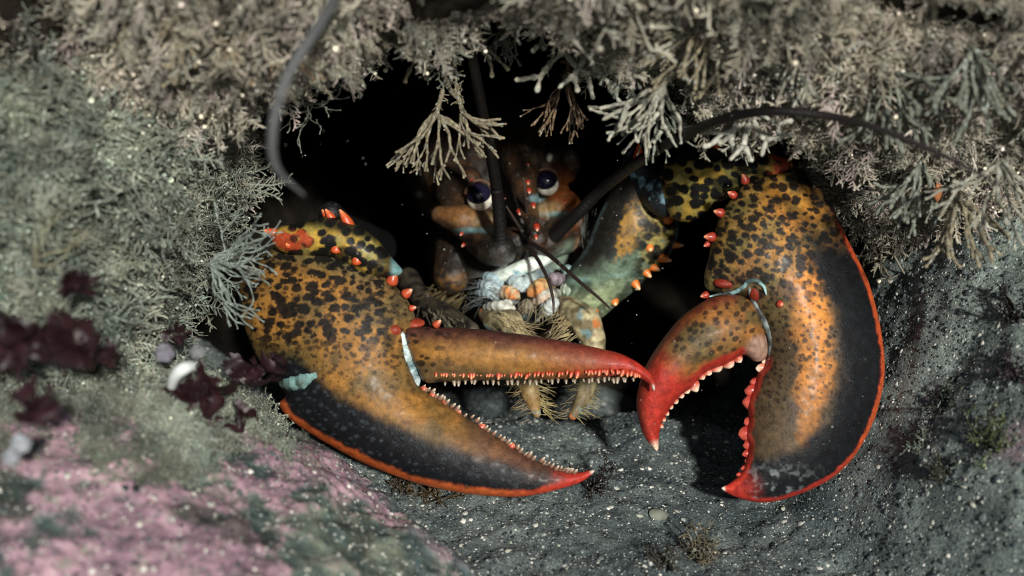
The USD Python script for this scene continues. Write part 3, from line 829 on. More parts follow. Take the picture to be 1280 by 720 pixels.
# pale mouth plate
mp = curve([A(613, 347, .668), A(626, 345, .661), A(645, 338, .657), A(662, 331, .656), A(678, 326, .658), A(690, 321, .664)], 30)
lob('mouth_plate', tube(mp, 0.0034 * np.sin(np.linspace(.5, np.pi - .35, 30)) ** .6, 10), 'flesh', body, col=lerp(srgb(216, 224, 214), srgb(120, 170, 180), ss(.62, .7, fb3(tube(mp, .0029, 10)[0], .004, 207))[:, None][:, 0]))
# jaws
rg = np.random.default_rng(31)
for (a, b, r, c, warm) in [((622, 366, .664), (648, 371, .652), .0030, (196, 172, 136), .8), ((690, 356, .666), (662, 368, .652), .0036, (184, 160, 112), .7), ((698, 366, .664), (668, 378, .650), .0028, (186, 184, 170), .3),
                     ((636, 348, .664), (655, 362, .655), .0034, (168, 182, 184), 0), ((668, 346, .664), (652, 362, .656), .0028, (172, 184, 182), 0), ((708, 350, .668), (680, 354, .658), .0030, (124, 112, 118), 0),
                     ((604, 346, .668), (628, 356, .660), .0026, (150, 170, 176), 0), ((598, 356, .666), (626, 364, .658), .0024, (164, 180, 184), 0), ((596, 366, .664), (622, 374, .656), .0022, (146, 162, 166), 0),
                     ((606, 384, .658), (643, 386, .646), .0022, (196, 196, 184), 0), ((684, 392, .652), (694, 376, .650), .0030, (190, 196, 192), 0), ((614, 392, .658), (640, 378, .652), .0024, (186, 190, 180), 0),
                     ((704, 360, .664), (722, 372, .664), .0032, (170, 182, 164), 0), ((706, 336, .670), (722, 352, .666), .0028, (140, 164, 162), 0), ((650, 388, .660), (668, 384, .656), .0032, (120, 112, 96), 0)]:
    mid = A((a[0] + b[0]) / 2 + rg.uniform(-2, 2), (a[1] + b[1]) / 2 - 3, (a[2] + b[2]) / 2 - .004)
    pts = curve([A(*a), mid, A(*b)], 30)
    k = np.linspace(0, 1, 30)
    V, F = tube(pts, r * np.sin(np.linspace(.5, np.pi - .45, 30)) ** .8 * (1 + .10 * np.sin(k * 34 + r * 9000)), 14)
    V[:, 1] += 0.0006 * (fb3(V, .002, 210) - .5)
    e = ss(.45, .95, np.linalg.norm(V - pts[0], axis=1) / np.linalg.norm(pts[-1] - pts[0]))
    cc = lerp(srgb(*c), srgb(204, 112, 44), e * warm * ss(.35, .6, fb3(V, .003, 211)))
    cc = cc * (0.55 + .9 * fb3(V, .0022, 209))[:, None]
    mo = lob('mouthpart', (V, F), 'flesh', body, col=cc)


def bristles(parent, roots, direc, length, n, seed, col, spread=.45, r=0.00016, name='bristle_fringe'):
    rg = np.random.default_rng(seed)
    rt = curve(np.array(roots), n)
    parts = []
    for p in rt:
        d = np.asarray(direc) + rg.normal(0, spread, 3) * .6
        d /= np.linalg.norm(d)
        L = length * rg.uniform(.55, 1.1)
        q = p + rg.normal(0, .0012, 3)
        k = rg.normal(0, .18, 3)
        parts.append(tube([q, q + d * L * .5 + k * L * .2, q + (d + k * .6) * L], [r, r * .8, r * .4], 3, cap=False))
    lob(name, join(parts), 'flesh', parent, col=col, kind='stuff')


CREAM = srgb(196, 178, 130)
for pts, tipc, hair, seed in [
        ([(606, 392, .662, .0040), (616, 401, .652, .0058), (638, 402, .640, .0070), (650, 430, .632, .0062), (656, 470, .624, .0060), (663, 492, .618, .0050), (671, 517, .613, .0022)], srgb(138, 106, 60), [(626, 395, .634), (650, 410, .63)], 41),
        ([(704, 380, .662, .0050), (716, 390, .650, .0080), (732, 402, .642, .0088), (741, 425, .637, .0072), (742, 455, .634, .0060), (732, 490, .628, .0048), (716, 520, .622, .0022)], srgb(88, 74, 52), [(704, 392, .642), (716, 428, .634)], 43)]:
    V, F = skin([[(A(a, b, c), r * .78) for a, b, c, r in pts]], 0.0011, 8)
    u_, v_, d_ = to_px(V)
    k = fb3(V, .004, seed)
    cc = lerp(srgb(178, 166, 128), srgb(110, 100, 74), ss(.4, .65, k)) * (.6 + .8 * fb3(V, .0015, seed + 3))[:, None]
    cc = lerp(cc, tipc, ss(460, 505, v_) * .8)
    cc = lerp(cc, srgb(190, 110, 50), ss(.68, .74, fb3(V, .006, seed + 1)) * .8)
    cc = lerp(cc, srgb(110, 150, 156), ss(.66, .74, fb3(V, .005, seed + 2)) * .7)
    leg = lob('mouth_leg', (V, F), 'flesh', body, col=cc)
    sgn = 1 if seed == 41 else -1
    bristles(leg, [A(*h) for h in hair], img_dir(.75 * sgn, .45, .2), .0120, 44, seed, srgb(176, 158, 116))
    e = pts[-3:]
    bristles(leg, [A(x + 8 * (1 if seed == 41 else 0), y, z) for x, y, z, _ in e], img_dir(.8, .3, .1), .0085, 60, seed + 5, srgb(176, 160, 110))
    bristles(leg, [A(x - 6, y, z) for x, y, z, _ in e], img_dir(-.8, .35, .1), .0065, 40, seed + 6, srgb(150, 130, 90))

# hairy walking leg at the left and feathery hairs beside the right arm
V, F = skin([ch((510, 350, .72, .006), (528, 378, .690, .0042), (556, 390, .668, .0044), (590, 412, .645, .0032))], .0013, 8)
wl = lob('leg', (V, F), 'flesh', col=lerp(srgb(34, 31, 28), srgb(70, 64, 52), ss(.4, .6, fb3(V, .004, 61))))
bristles(wl, [A(526, 382, .684), A(556, 392, .660), A(590, 414, .642)], img_dir(.35, .6, .2), .008, 70, 62, srgb(130, 122, 100))
bristles(body, [A(722, 300, .680), A(735, 318, .672), A(738, 345, .664)], img_dir(.12, -1, .1), .014, 70, 63, srgb(104, 108, 100), spread=.25)
bristles(body, [A(598, 352, .664), A(606, 366, .660), A(600, 378, .658)], img_dir(-.9, .25, .2), .010, 26, 64, srgb(104, 110, 108), spread=.5, r=.00011)
bristles(body, [A(600, 350, .658), A(618, 362, .654), A(610, 374, .652)], img_dir(.8, .3, .3), .007, 30, 66, srgb(150, 156, 150), spread=.6)
bristles(body, [A(655, 376, .650), A(672, 384, .646), A(700, 384, .650)], img_dir(-.3, .8, .3), .007, 34, 67, srgb(176, 166, 130), spread=.5)
bristles(body, [A(540, 365, .69), A(560, 372, .68), A(585, 372, .67)], img_dir(-.5, .5, .2), .011, 50, 65, srgb(120, 104, 70), spread=.4)

# antennae and antennules
def feeler(name, pts, radii, n, col0, col1, t0, t1, parent=lobster, sides=9, rings=0.035, mat='antenna'):
    p = curve([A(a, b, c) for a, b, c in pts], n)
    s = np.linspace(0, 1, n)
    r = np.interp(s, np.linspace(0, 1, len(radii)), radii)
    r = r * (1 + rings * np.sin(s * n * 2.1))
    V, F = tube(p, r, sides)
    sv = np.concatenate([np.repeat(s, sides), [0, 1]])
    return lob(name, (V, F), mat, parent, col=lerp(col0, col1, ss(t0, t1, sv)))


feeler('antenna', [(627, 313, .651), (625, 285, .645), (621, 240, .634), (614, 195, .614), (603, 140, .586), (591, 75, .556), (577, 0, .530), (556, -75, .505), (512, -110, .482), (455, -75, .455), (412, 10, .415), (362, 90, .405), (342, 155, .405), (345, 208, .410), (380, 244, .420)],
       [.0040, .0029, .0026, .0024, .0022, .0020, .0018, .0019, .0018, .0016, .0016, .0016, .0015, .0012, .0004], 260, srgb(17, 14, 13), srgb(80, 82, 82), .5, .7)
feeler('antenna', [(684, 304, .656), (700, 288, .649), (722, 267, .640), (762, 228, .624), (830, 182, .565), (895, 152, .532), (960, 139, .510), (1040, 146, .500), (1100, 162, .486), (1180, 195, .470), (1250, 232, .455)],
       [.0038, .0030, .0028, .0025, .0022, .0019, .0017, .0015, .0012, .0009, .0004], 260, srgb(15, 12, 11), srgb(52, 46, 46), .55, 1)
for pts in ([(652, 300, .652), (668, 318, .640), (683, 345, .628), (691, 372, .622), (692, 392, .620)], [(662, 302, .650), (690, 322, .634), (722, 350, .620), (748, 372, .612), (763, 386, .608)],
            [(656, 300, .650), (659, 275, .640), (657, 245, .632), (654, 222, .628)], [(660, 300, .650), (648, 282, .640), (633, 258, .632)]):
    feeler('antennule', pts, [.0012, .0009, .0007, .0004], 60, srgb(34, 26, 24), srgb(60, 48, 42), .2, 1, sides=6)

# ---------------- arm segments
MR = Flat([(801, 200), (815, 220), (828, 243), (843, 258), (849, 278), (846, 300), (834, 324), (813, 342), (798, 359), (771, 381), (749, 399), (724, 402), (700, 384), (706, 345), (732, 310), (750, 265), (774, 222)],
          lambda u, v: .652 + .00010 * (np.asarray(u) - 780) * -1 * 0 + 0.00006 * (300 - np.asarray(v)) * -1 + .01, 0.017, power=.55)
u, v = MR.vu, MR.vv
n, nf = fb(u, v, 24, 301), fb(u, v, 7, 302)
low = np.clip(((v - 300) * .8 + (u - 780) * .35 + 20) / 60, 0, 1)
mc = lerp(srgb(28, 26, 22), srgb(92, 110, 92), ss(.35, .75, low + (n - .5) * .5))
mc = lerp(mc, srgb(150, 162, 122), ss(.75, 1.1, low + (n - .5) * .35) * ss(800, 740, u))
mc = lerp(mc, srgb(150, 112, 48), ss(1.2, .7, np.hypot((u - 786 + (v - 285) * .25) / 13, (v - 285) / 36) + (nf - .5) * 2.2) * .9)
mc = lerp(mc, srgb(156, 138, 74), ss(785, 815, u + (n - .5) * 30) * ss(.35, .6, nf) * ss(352, 320, v) * .75)
mc = lerp(mc, srgb(18, 20, 20), spots(u, v, 12, 2.6, 6.4, 303, warp=3) * ss(776, 806, u) * ss(372, 345, v) * .92)
mc = lerp(mc, srgb(26, 28, 26), spots(u, v, 20, 2, 8, 304, warp=5, ang=-.9, stretch=2) * ss(800, 780, u) * .6)
mc = lerp(mc, srgb(132, 172, 172), ss(9, 4, np.abs(v - 344 + (u - 770) * .12) * 2.2 + (nf - .5) * 6) * ss(820, 800, u) * .35 * ss(.4, .6, n))
mc = lerp(mc, srgb(120, 160, 165), ss(6, 2, MR.vd + (nf - .5) * 5) * ss(250, 262, v) * ss(335, 300, v) * .6)
mc = mc * (.55 + .9 * fb(u * .45 + v * .5, v * 1.6 - u * .9, 5, 305))[:, None]
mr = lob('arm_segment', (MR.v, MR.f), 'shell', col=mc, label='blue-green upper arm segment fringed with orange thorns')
for (u, v, du, dv, l, r) in [(833, 272, .35, -.8, 17, 9), (842, 306, 1, .1, 13, 5), (811, 310, .1, .2, 7, 6), (826, 322, .9, .3, 15, 6), (815, 333, .8, .4, 12, 5.5), (807, 340, .6, .6, 10, 5.5), (793, 353, .5, .7, 12, 6),
                             (768, 376, .1, .3, 8, 6), (745, 388, 0, .3, 5, 4)]:
    thorn(mr, MR.point(u, v, -.0004), img_dir(du, dv, .35 if r < 6.5 else .8), l * PX * 1.1, r * PX * 1.1, root=srgb(216, 118, 44), tip=srgb(246, 206, 150))
CAR = Flat([(838, 270), (828, 246), (825, 218), (838, 198), (870, 186), (915, 182), (955, 188), (985, 198), (994, 212), (982, 224), (955, 230), (935, 236), (914, 248), (895, 254), (882, 267), (866, 277), (850, 277)],
           lambda u, v: .636 - .00022 * (np.asarray(u) - 830), .0130, power=.52)


def carpus_paint(u, v, seed, ang):
    n, nf = fb(u, v, 20, seed), fb(u, v, 6, seed + 1)
    c = lerp(srgb(176, 142, 58), srgb(118, 116, 66), ss(.35, .65, n))
    c = lerp(c, srgb(206, 170, 96), ss(.6, .75, n) * .6)
    c = lerp(c, srgb(18, 18, 16), ss(.52, .6, fb(u, v, 30, seed + 3)) * .85)
    c = lerp(c, srgb(16, 16, 15), spots(u, v, 12, 3.2, 6.8, seed + 2, ang=ang, stretch=1.25))
    return c, n, nf


c, n, nf = carpus_paint(CAR.vu, CAR.vv, 311, .2)
c = lerp(c, srgb(18, 17, 15), ss(214, 200, CAR.vv + (n - .5) * 14) * ss(960, 930, CAR.vu) * .9)
c = lerp(c, lerp(srgb(168, 74, 36), srgb(140, 42, 28), nf), ss(956, 972, CAR.vu + (n - .5) * 16) * (1 - .9 * spots(CAR.vu, CAR.vv, 11, 2, 4, 318)))
cb = lob('arm_segment', (CAR.v, CAR.f), 'shell', col=c, label='yellow and black spotted wrist segment of the right arm')
for (u, v, du, dv, l, r) in [(798, 196, .1, -1, 18, 7), (897, 186, .1, -1, 14, 6)]:
    thorn(cb, (CAR.point(u, v, -.002) if u > 850 else A(u, v, .648)), img_dir(du, dv, .2), l * PX, r * PX, root=srgb(222, 84, 30), tip=srgb(246, 120, 60))
V, F = skin([ch((800, 205, .66, .008), (812, 225, .652, .009), (832, 246, .640, .009))], .0012, 6)
lob('arm_joint', (V, F), 'flesh', col=lerp(srgb(26, 30, 36), srgb(104, 138, 150), ss(.55, .68, fb3(V, .004, 321))))

CAL = Flat([(336, 291), (350, 283), (387, 276), (405, 270), (422, 272), (444, 280), (462, 291), (477, 305), (490, 322), (503, 338), (494, 346), (474, 346), (452, 342), (420, 324), (390, 320), (362, 318), (342, 308)],
           lambda u, v: .5905 - .00003 * (np.asarray(u) - 420), .0125, power=.52)
c, n, nf = carpus_paint(CAL.vu, CAL.vv, 331, -.4)
c = lerp(c, srgb(24, 24, 22), ss(296, 284, CAL.vv - (CAL.vu - 420) * .25 + (n - .5) * 12) * .85)
c = lerp(c, lerp(srgb(168, 76, 38), srgb(140, 48, 30), n), ss(1.15, .8, np.hypot((CAL.vu - 366) / 26, (CAL.vv - 300) / 13) + (nf - .5) * .5) * (1 - .8 * spots(CAL.vu, CAL.vv, 18, 2, 5, 338)))
c = lerp(c, srgb(120, 170, 172), ss(484, 494, CAL.vu) * ss(318, 326, CAL.vv) * .8)
cl = lob('arm_segment', (CAL.v, CAL.f), 'shell', col=c, label='yellow and black spotted wrist segment of the left arm with an orange-red patch')
for (u, v, du, dv, l, r) in [(343, 291, -.9, -.2, 14, 6), (435, 279, -.5, -.9, 20, 7), (414, 272, -.5, -.8, 13, 5.5), (408, 270, -.5, -.8, 10, 4.5), (420, 312, .1, -.7, 9, 7), (446, 326, -.1, -.6, 10, 7), (361, 306, -.2, -.1, 4, 5)]:
    thorn(cl, CAL.point(u, v, -.001), img_dir(du, dv, .3), l * PX, r * PX, root=srgb(186, 78, 38), tip=srgb(236, 150, 104))
V, F = skin([ch((414, 267, .610, .0052), (424, 284, .65, .007), (470, 310, .73, .010))], .0014, 6)
lob('arm_segment', (V, F), 'flesh', col=srgb(16, 16, 17), label='dark upper arm segment showing above the left wrist')

# ================================================================== growth on the rocks
def twig(rg, p, d, L, r, n=4, curl=.35):
    pts = [p]
    k = rg.normal(0, curl, 3)
    for i in range(n):
        d = d + k * .5 / n + rg.normal(0, curl * .25, 3)
        d = d / np.linalg.norm(d)
        p = p + d * L / n
        pts.append(p)
    return np.array(pts), d


def bush(seed, H=.013, stems=10, side=4, r=.0002, cone_=.9, curl=.9, bead=.5):
    """One tuft of fine branching stems with paler, beaded tips: vertices, faces and a lightness for each vertex."""
    rg = np.random.default_rng(seed)
    parts, tone = [], []

    def add(pts, r0, r1, t0, t1):
        k = np.linspace(0, 1, len(pts))
        rr = (r0 + (r1 - r0) * k) * rg.uniform(.8, 1.25, len(pts))
        V = tube(pts, rr, 3, cap=False)
        parts.append(V); tone.append(np.repeat(t0 + (t1 - t0) * k, 3))

    def tip(p):
        if rg.random() < bead:
            V, F = trimesh.creation.icosphere(0).vertices, trimesh.creation.icosphere(0).faces
            parts.append((np.array(V) * r * rg.uniform(1.2, 2.4) + p, np.array(F))); tone.append(np.full(12, rg.uniform(1.6, 3.6)))

    for i in range(stems):
        d = np.array([*rg.normal(0, cone_ * .6, 2), 1.0]); d /= np.linalg.norm(d)
        pts, e = twig(rg, rg.normal(0, .0016, 3) * [1, 1, 0], d, H * rg.uniform(.45, 1.15), r, 6, curl)
        w = rg.uniform(.8, 1.5); b = rg.uniform(.75, 1.2)
        add(pts, r * 1.3 * w, r * .8 * w, .5 * b, 1.1 * b); tip(pts[-1])
        for j in range(side):
            k = rg.integers(1, len(pts))
            dd = e + rg.normal(0, .8, 3); dd /= np.linalg.norm(dd)
            q, e2 = twig(rg, pts[k], dd, H * rg.uniform(.12, .4), r * .8, 4, curl)
            add(q, r * .9 * w, r * .7 * w, .85 * b, 1.25 * b); tip(q[-1])
            for m_ in range(2):
                d3 = e2 + rg.normal(0, .9, 3); d3 /= np.linalg.norm(d3)
                q3, _ = twig(rg, q[rg.integers(1, 4)], d3, H * rg.uniform(.08, .2), r * .7, 2, curl)
                add(q3, r * .7, r * .7, 1.0 * b, 1.5 * b)
                tip(q3[-1])
    V, F = join(parts)
    return V, F, np.concatenate(tone)


def frame_quat(nrm, spin):
    """Quaternions (w, x, y, z) that turn +z to NRM after a spin about z."""
    z = np.array([0, 0, 1.0])
    ax = np.cross(z, nrm); s = np.linalg.norm(ax, axis=1); c = nrm[:, 2]
    ang = np.arctan2(s, c)
    ax = np.where(s[:, None] > 1e-6, ax / np.maximum(s, 1e-9)[:, None], [1, 0, 0])
    q1 = np.c_[np.cos(ang / 2), ax * np.sin(ang / 2)[:, None]]
    q2 = np.c_[np.cos(spin / 2), 0 * spin, 0 * spin, np.sin(spin / 2)]
    w = q1[:, 0] * q2[:, 0] - q1[:, 3] * q2[:, 3]
    x = q1[:, 1] * q2[:, 0] + q1[:, 2] * q2[:, 3]
    y = q1[:, 2] * q2[:, 0] - q1[:, 1] * q2[:, 3]
    zz = q1[:, 0] * q2[:, 3] + q1[:, 3] * q2[:, 0]
    return np.c_[w, x, y, zz]


def scatter(name, protos, mats, pos, quat, scl, which, **tags):
    path = path_of(name)
    inst = UsdGeom.PointInstancer.Define(stage, path)
    rel = inst.CreatePrototypesRel()
    for i, (pr, mt) in enumerate(zip(protos, mats)):
        m = usdkit.mesh(stage, f'{path}/piece_{i:03d}', pr[:2], '/World/Looks/' + mt, smooth=True)
        vcol(m, pr[2][:, None] * np.ones(3) if len(pr) > 2 else np.ones((len(pr[0]), 3)))
        rel.AddTarget(m.GetPath())
    inst.CreatePositionsAttr(Vt.Vec3fArray.FromNumpy(pos.astype(np.float32)))
    inst.CreateOrientationsAttr(Vt.QuathArray([Gf.Quath(*map(float, q)) for q in quat]))
    inst.CreateScalesAttr(Vt.Vec3fArray.FromNumpy(np.repeat(scl[:, None], 3, 1).astype(np.float32)))
    inst.CreateProtoIndicesAttr(Vt.IntArray.FromNumpy(which.astype(np.int32)))
    return tag(inst.GetPrim(), **tags)


def sample(mesh, n, seed, keep):
    """Random points of a mesh with their normals, where KEEP(points, normals, u, v) gives a chance."""
    t = trimesh.Trimesh(*mesh, process=False)
    rg = np.random.default_rng(seed)
    cen = t.triangles_center
    u, v, d = to_px(cen)
    nr = t.face_normals
    facing = ((EYE - cen) * nr).sum(1) / np.linalg.norm(EYE - cen, axis=1)
    w = t.area_faces * np.clip(keep(cen, nr, u, v, facing), 0, None) * ((d > .15) & (d < 1.2) & (u > -140) & (u < 1420) & (v > -160) & (v < 800))
    k = rg.choice(len(w), n, p=w / w.sum())
    a, b = rg.random((2, n)); fl = a + b > 1; a[fl], b[fl] = 1 - a[fl], 1 - b[fl]
    T = np.array(t.vertices)[np.array(t.faces)[k]]
    p = T[:, 0] + a[:, None] * (T[:, 1] - T[:, 0]) + b[:, None] * (T[:, 2] - T[:, 0])
    return p, nr[k], rg


def plume(seed, H=.02, r=.00019, pairs=20, side=.24, fork=2, curl=.4):
    """A feathery colony: a few bent stems with two ranks of short side branches."""
    rg = np.random.default_rng(seed)
    parts, tone = [], []
    for i in range(fork):
        d = np.array([*rg.normal(0, .35, 2), 1.0]); d /= np.linalg.norm(d)
        pts, e = twig(rg, rg.normal(0, .001, 3) * [1, 1, 0], d, H * rg.uniform(.7, 1.1), r, 10, curl)
        parts.append(tube(pts, np.linspace(r * 1.6, r * .7, 11), 4, cap=False)); tone.append(np.repeat(np.linspace(.6, 1.1, 11), 4))
        ax = np.cross(d, rg.normal(0, 1, 3)); ax /= np.linalg.norm(ax)
        for j in range(pairs):
            s_ = (j + 1.5) / (pairs + 1.5) * 9.99
            k = int(s_); p0 = pts[k] + (pts[k + 1] - pts[k]) * (s_ - k)
            t_ = (pts[k + 1] - pts[k]); t_ /= np.linalg.norm(t_)
            for sg in (-1, 1):
                dd = t_ * .8 + ax * sg + rg.normal(0, .25, 3); dd /= np.linalg.norm(dd)
                L = H * side * (1.15 - .75 * s_ / 10) * rg.uniform(.6, 1.2)
                q, _ = twig(rg, p0, dd, L, r, 3, .6)
                parts.append(tube(q, np.linspace(r * .9, r * .65, 4) * rg.uniform(.8, 1.3, 4), 3, cap=False)); tone.append(np.repeat(np.linspace(.8, rg.uniform(1.1, 1.7), 4), 3))
    V, F = join(parts)
    return V, F, np.concatenate(tone)


fuzz = [bush(400 + i, H=.012, stems=10, side=6, r=.00013, bead=.13, curl=1.0) for i in range(5)]
plumes = [plume(430 + i, H=.018, fork=2 + i % 2) for i in range(4)]
knobs = [bush(420 + i, H=.015, stems=6, side=6, r=.00030, curl=.6, bead=.05) for i in range(3)]
kinds = fuzz + plumes + knobs


def turf(name, mesh, n, seed, keep, mats, share, size, droop, sink=.001, **tags):
    p, nr, rg = sample(mesh, n, seed, keep)
    nr = nr + rg.normal(0, .38, nr.shape) + droop
    nr /= np.linalg.norm(nr, axis=1, keepdims=True)
    pr = np.array([share[0] / 5] * 5 + [share[1] / 4] * 4 + [share[2] / 3] * 3)
    clump = .40 + 1.2 * ss(.32, .68, fb3(p, .022, seed + 9))
    scatter(name, kinds, [mats] * 12, p - nr * sink, frame_quat(nr, rg.uniform(0, 6.28, len(p))), rg.uniform(size[0], size[1], len(p)) * clump, rg.choice(12, len(p), p=pr / pr.sum()), kind='stuff', **tags)


# the grey-green turf on the left boulder
turf('hydroid_turf', LB, 7000, 71, lambda c, n, u, v, f: (f > -.15) * (1 - .95 * ss(170, 70, u + (fb3(c, .02, 79) - .5) * 120) * ss(120, 60, v)) * ss(470, 420, v) * (1 - .93 * ss(240, 275, u) * ss(100, 150, v) * ss(335, 285, v)) * ss(.36, .50, fb3(c, .03, 72)),
     'turf_green', (.66, .32, .02), (.6, 1.5), [0, 0, -.1], label='shaggy grey-green hydroid turf on the left boulder', cat='turf')
# the beige turf on the roof of the den
reef = (rv, grid_faces(len(wx), len(wz)))
turf('hydroid_turf', reef, 7600, 73, lambda c, n, u, v, f: (f > -.3) * (c[:, 1] < .02) * (c[:, 2] > .09) * ss(.34, .48, fb3(c, .026, 74)) * np.where((u > 430) & (u < 760), .22, 1) * np.where((u < 400) & (v > 105), .1, 1) * (1 - .97 * ss(190, 90, u + (fb3(c, .02, 79) - .5) * 120) * ss(120, 60, v)),
     'turf_beige', (.55, .35, .10), (.55, 1.15), [0, -.2, -.2], label='beige branching turf hanging over the roof of the den', cat='turf')
# sparser tufts on the pink rock's top and the right slope's upper part
turf('hydroid_turf', PR, 900, 75, lambda c, n, u, v, f: (f > -.1) * ss(600, 530, v + (fb3(c, .03, 77) - .5) * 120) * ss(420, 330, u), 'turf_green', (.8, .15, .05), (.4, .9), [0, 0, 0],
     label='low olive turf along the back edge of the pink-crusted rock', cat='turf')
turf('hydroid_turf', (sv, grid_faces(len(gx), len(gy))), 260, 76, lambda c, n, u, v, f: (u > 1090) * (v > 120) * (v < 340) * ss(.16, .22, c[:, 2] + .05 * fb3(c, .03, 78)), 'turf_beige', (.5, .4, .1), (.5, 1.1), [0, -.2, .1],
     label='thinning beige turf at the top of the silted slope on the right', cat='turf')
# sand grains and shell grit
sand_mesh = (sv, grid_faces(len(gx), len(gy)))


def pebble(seed, flat=.7):
    rg = np.random.default_rng(seed)
    m = trimesh.creation.icosphere(1)
    v = np.array(m.vertices) * rg.uniform(.75, 1.2, (42, 1)) * [1, rg.uniform(.6, 1), flat]
    return v, np.array(m.faces)


peb = [pebble(i) for i in range(5)]
chips = [pebble(20 + i, .35) for i in range(3)]
p, nr, rg = sample(sand_mesh, 90000, 81, lambda c, n, u, v, f: (c[:, 1] < .12) * 1.0)
wch = np.where(rg.random(len(p)) < .80, rg.integers(0, 5, len(p)), rg.integers(5, 8, len(p)))
scl = np.exp(rg.normal(math.log(.00030), .55, len(p))) * np.where(wch > 4, .95, 1.1)
scatter('sand_grit', peb + chips, ['grain_dark'] * 5 + ['grain_pale'] * 3, p, frame_quat(nr, rg.uniform(0, 6.28, len(p))), scl, wch,
        kind='stuff', label='dark sand grains and pale shell grit on the seabed', cat='grit')


p, nr, rg = sample(PR, 9000, 83, lambda c, n, u, v, f: (f > 0) * 1.0)
wch = np.where(rg.random(len(p)) < .7, rg.integers(0, 5, len(p)), rg.integers(5, 8, len(p)))
scatter('sand_grit', peb + chips, ['grain_dark'] * 5 + ['grain_pale'] * 3, p, frame_quat(nr, rg.uniform(0, 6.28, len(p))), np.exp(rg.normal(math.log(.00032), .5, len(p))), wch,
        kind='stuff', label='grit lodged on the pink-crusted rock', cat='grit')

# ================================================================== single fans and fronds that can be told apart
def fan(root, toward, n, length, width, seed, forks=2, spread=1.2, fd=.28, bead=.25, wob=.10, stem=None, flare=0.15):
    """Forking rods that spread from a short stem. ROOT (px, py, depth); TOWARD, LENGTH, WIDTH in photo pixels at that depth."""
    rg = np.random.default_rng(seed)
    s_ = TAN / 640 * root[2]
    R0 = at(*root)
    ax = RGT * toward[0] - UPV * toward[1]; ax /= np.linalg.norm(ax)
    sd_ = np.cross(FWD, ax); sd_ /= np.linalg.norm(sd_)
    parts, tone = [], []

    def rod(p, ang, tilt, L, r, lev):
        m_ = max(5, int(L / s_ / 4))
        pts = [p]
        a_, t_ = ang, tilt
        for i in range(m_):
            a_ += rg.normal(0, wob) + np.sign(ang) * -flare * .2 / m_
            t_ += rg.normal(0, wob * .7)
            d = ax * math.cos(a_) * math.cos(t_) + sd_ * math.sin(a_) * math.cos(t_) - FWD * math.sin(t_)
            p = p + d * L / m_
            pts.append(p)
        k = np.linspace(0, 1, m_ + 1)
        rr = r * (1 - .25 * k) * (1 + rg.normal(0, bead, m_ + 1)).clip(.6, 1.7)
        V, F = tube(np.array(pts), rr, 6)
        parts.append((V, F))
        tn_ = np.clip(rg.normal(1, .22, m_ + 1), .6, 1.9) * (.75 + .45 * k)
        tone.append(np.concatenate([np.repeat(tn_, 6), [tn_[0], tn_[-1]]]))
        if lev > 0:
            for sg in (-1, 1):
                if rg.random() < .93:
                    rod(p, a_ + sg * rg.uniform(.6, 1.1) * fd, t_ + rg.normal(0, .18), L * rg.uniform(.45, .75), r * .88, lev - 1)
        elif rg.random() < .5:
            V, F = blob(p, np.full(3, r * rg.uniform(.8, 1.2)), sub=1, noise=.2, seed=int(rg.integers(99)))
            parts.append((V, F)); tone.append(np.full(len(V), rg.uniform(1.1, 1.5)))

    for i in range(n):
        a0 = (i / max(n - 1, 1) - .5) * spread + rg.normal(0, .06)
        rod(R0 + rg.normal(0, 1, 3) * s_ * 2, a0, rg.normal(.1, .3), length * s_ * rg.uniform(.42, .6), width * s_ * .5 * rg.uniform(.8, 1.15), forks)
    if stem:
        q = curve([at(*k) for k in stem] + [R0], 30)
        V, F = tube(q, width * s_ * (.55 + .35 * rg.random(30)), 7)
        parts.append((V, F)); tone.append(np.clip(rg.normal(.9, .15, len(V)), .5, 1.4))
        for k in range(3, 28):
            for _ in range(2):
                d = rg.normal(0, 1, 3); d /= np.linalg.norm(d)
                w_, e_ = twig(rg, q[k], d, rg.uniform(5, 15) * s_, .0002, 4, .8)
                V, F = tube(w_, .00022, 4); parts.append((V, F)); tone.append(np.full(len(V), rg.uniform(.6, 1.3)))
    V, F = join(parts)
    return R0, V - R0, F, np.concatenate(tone)


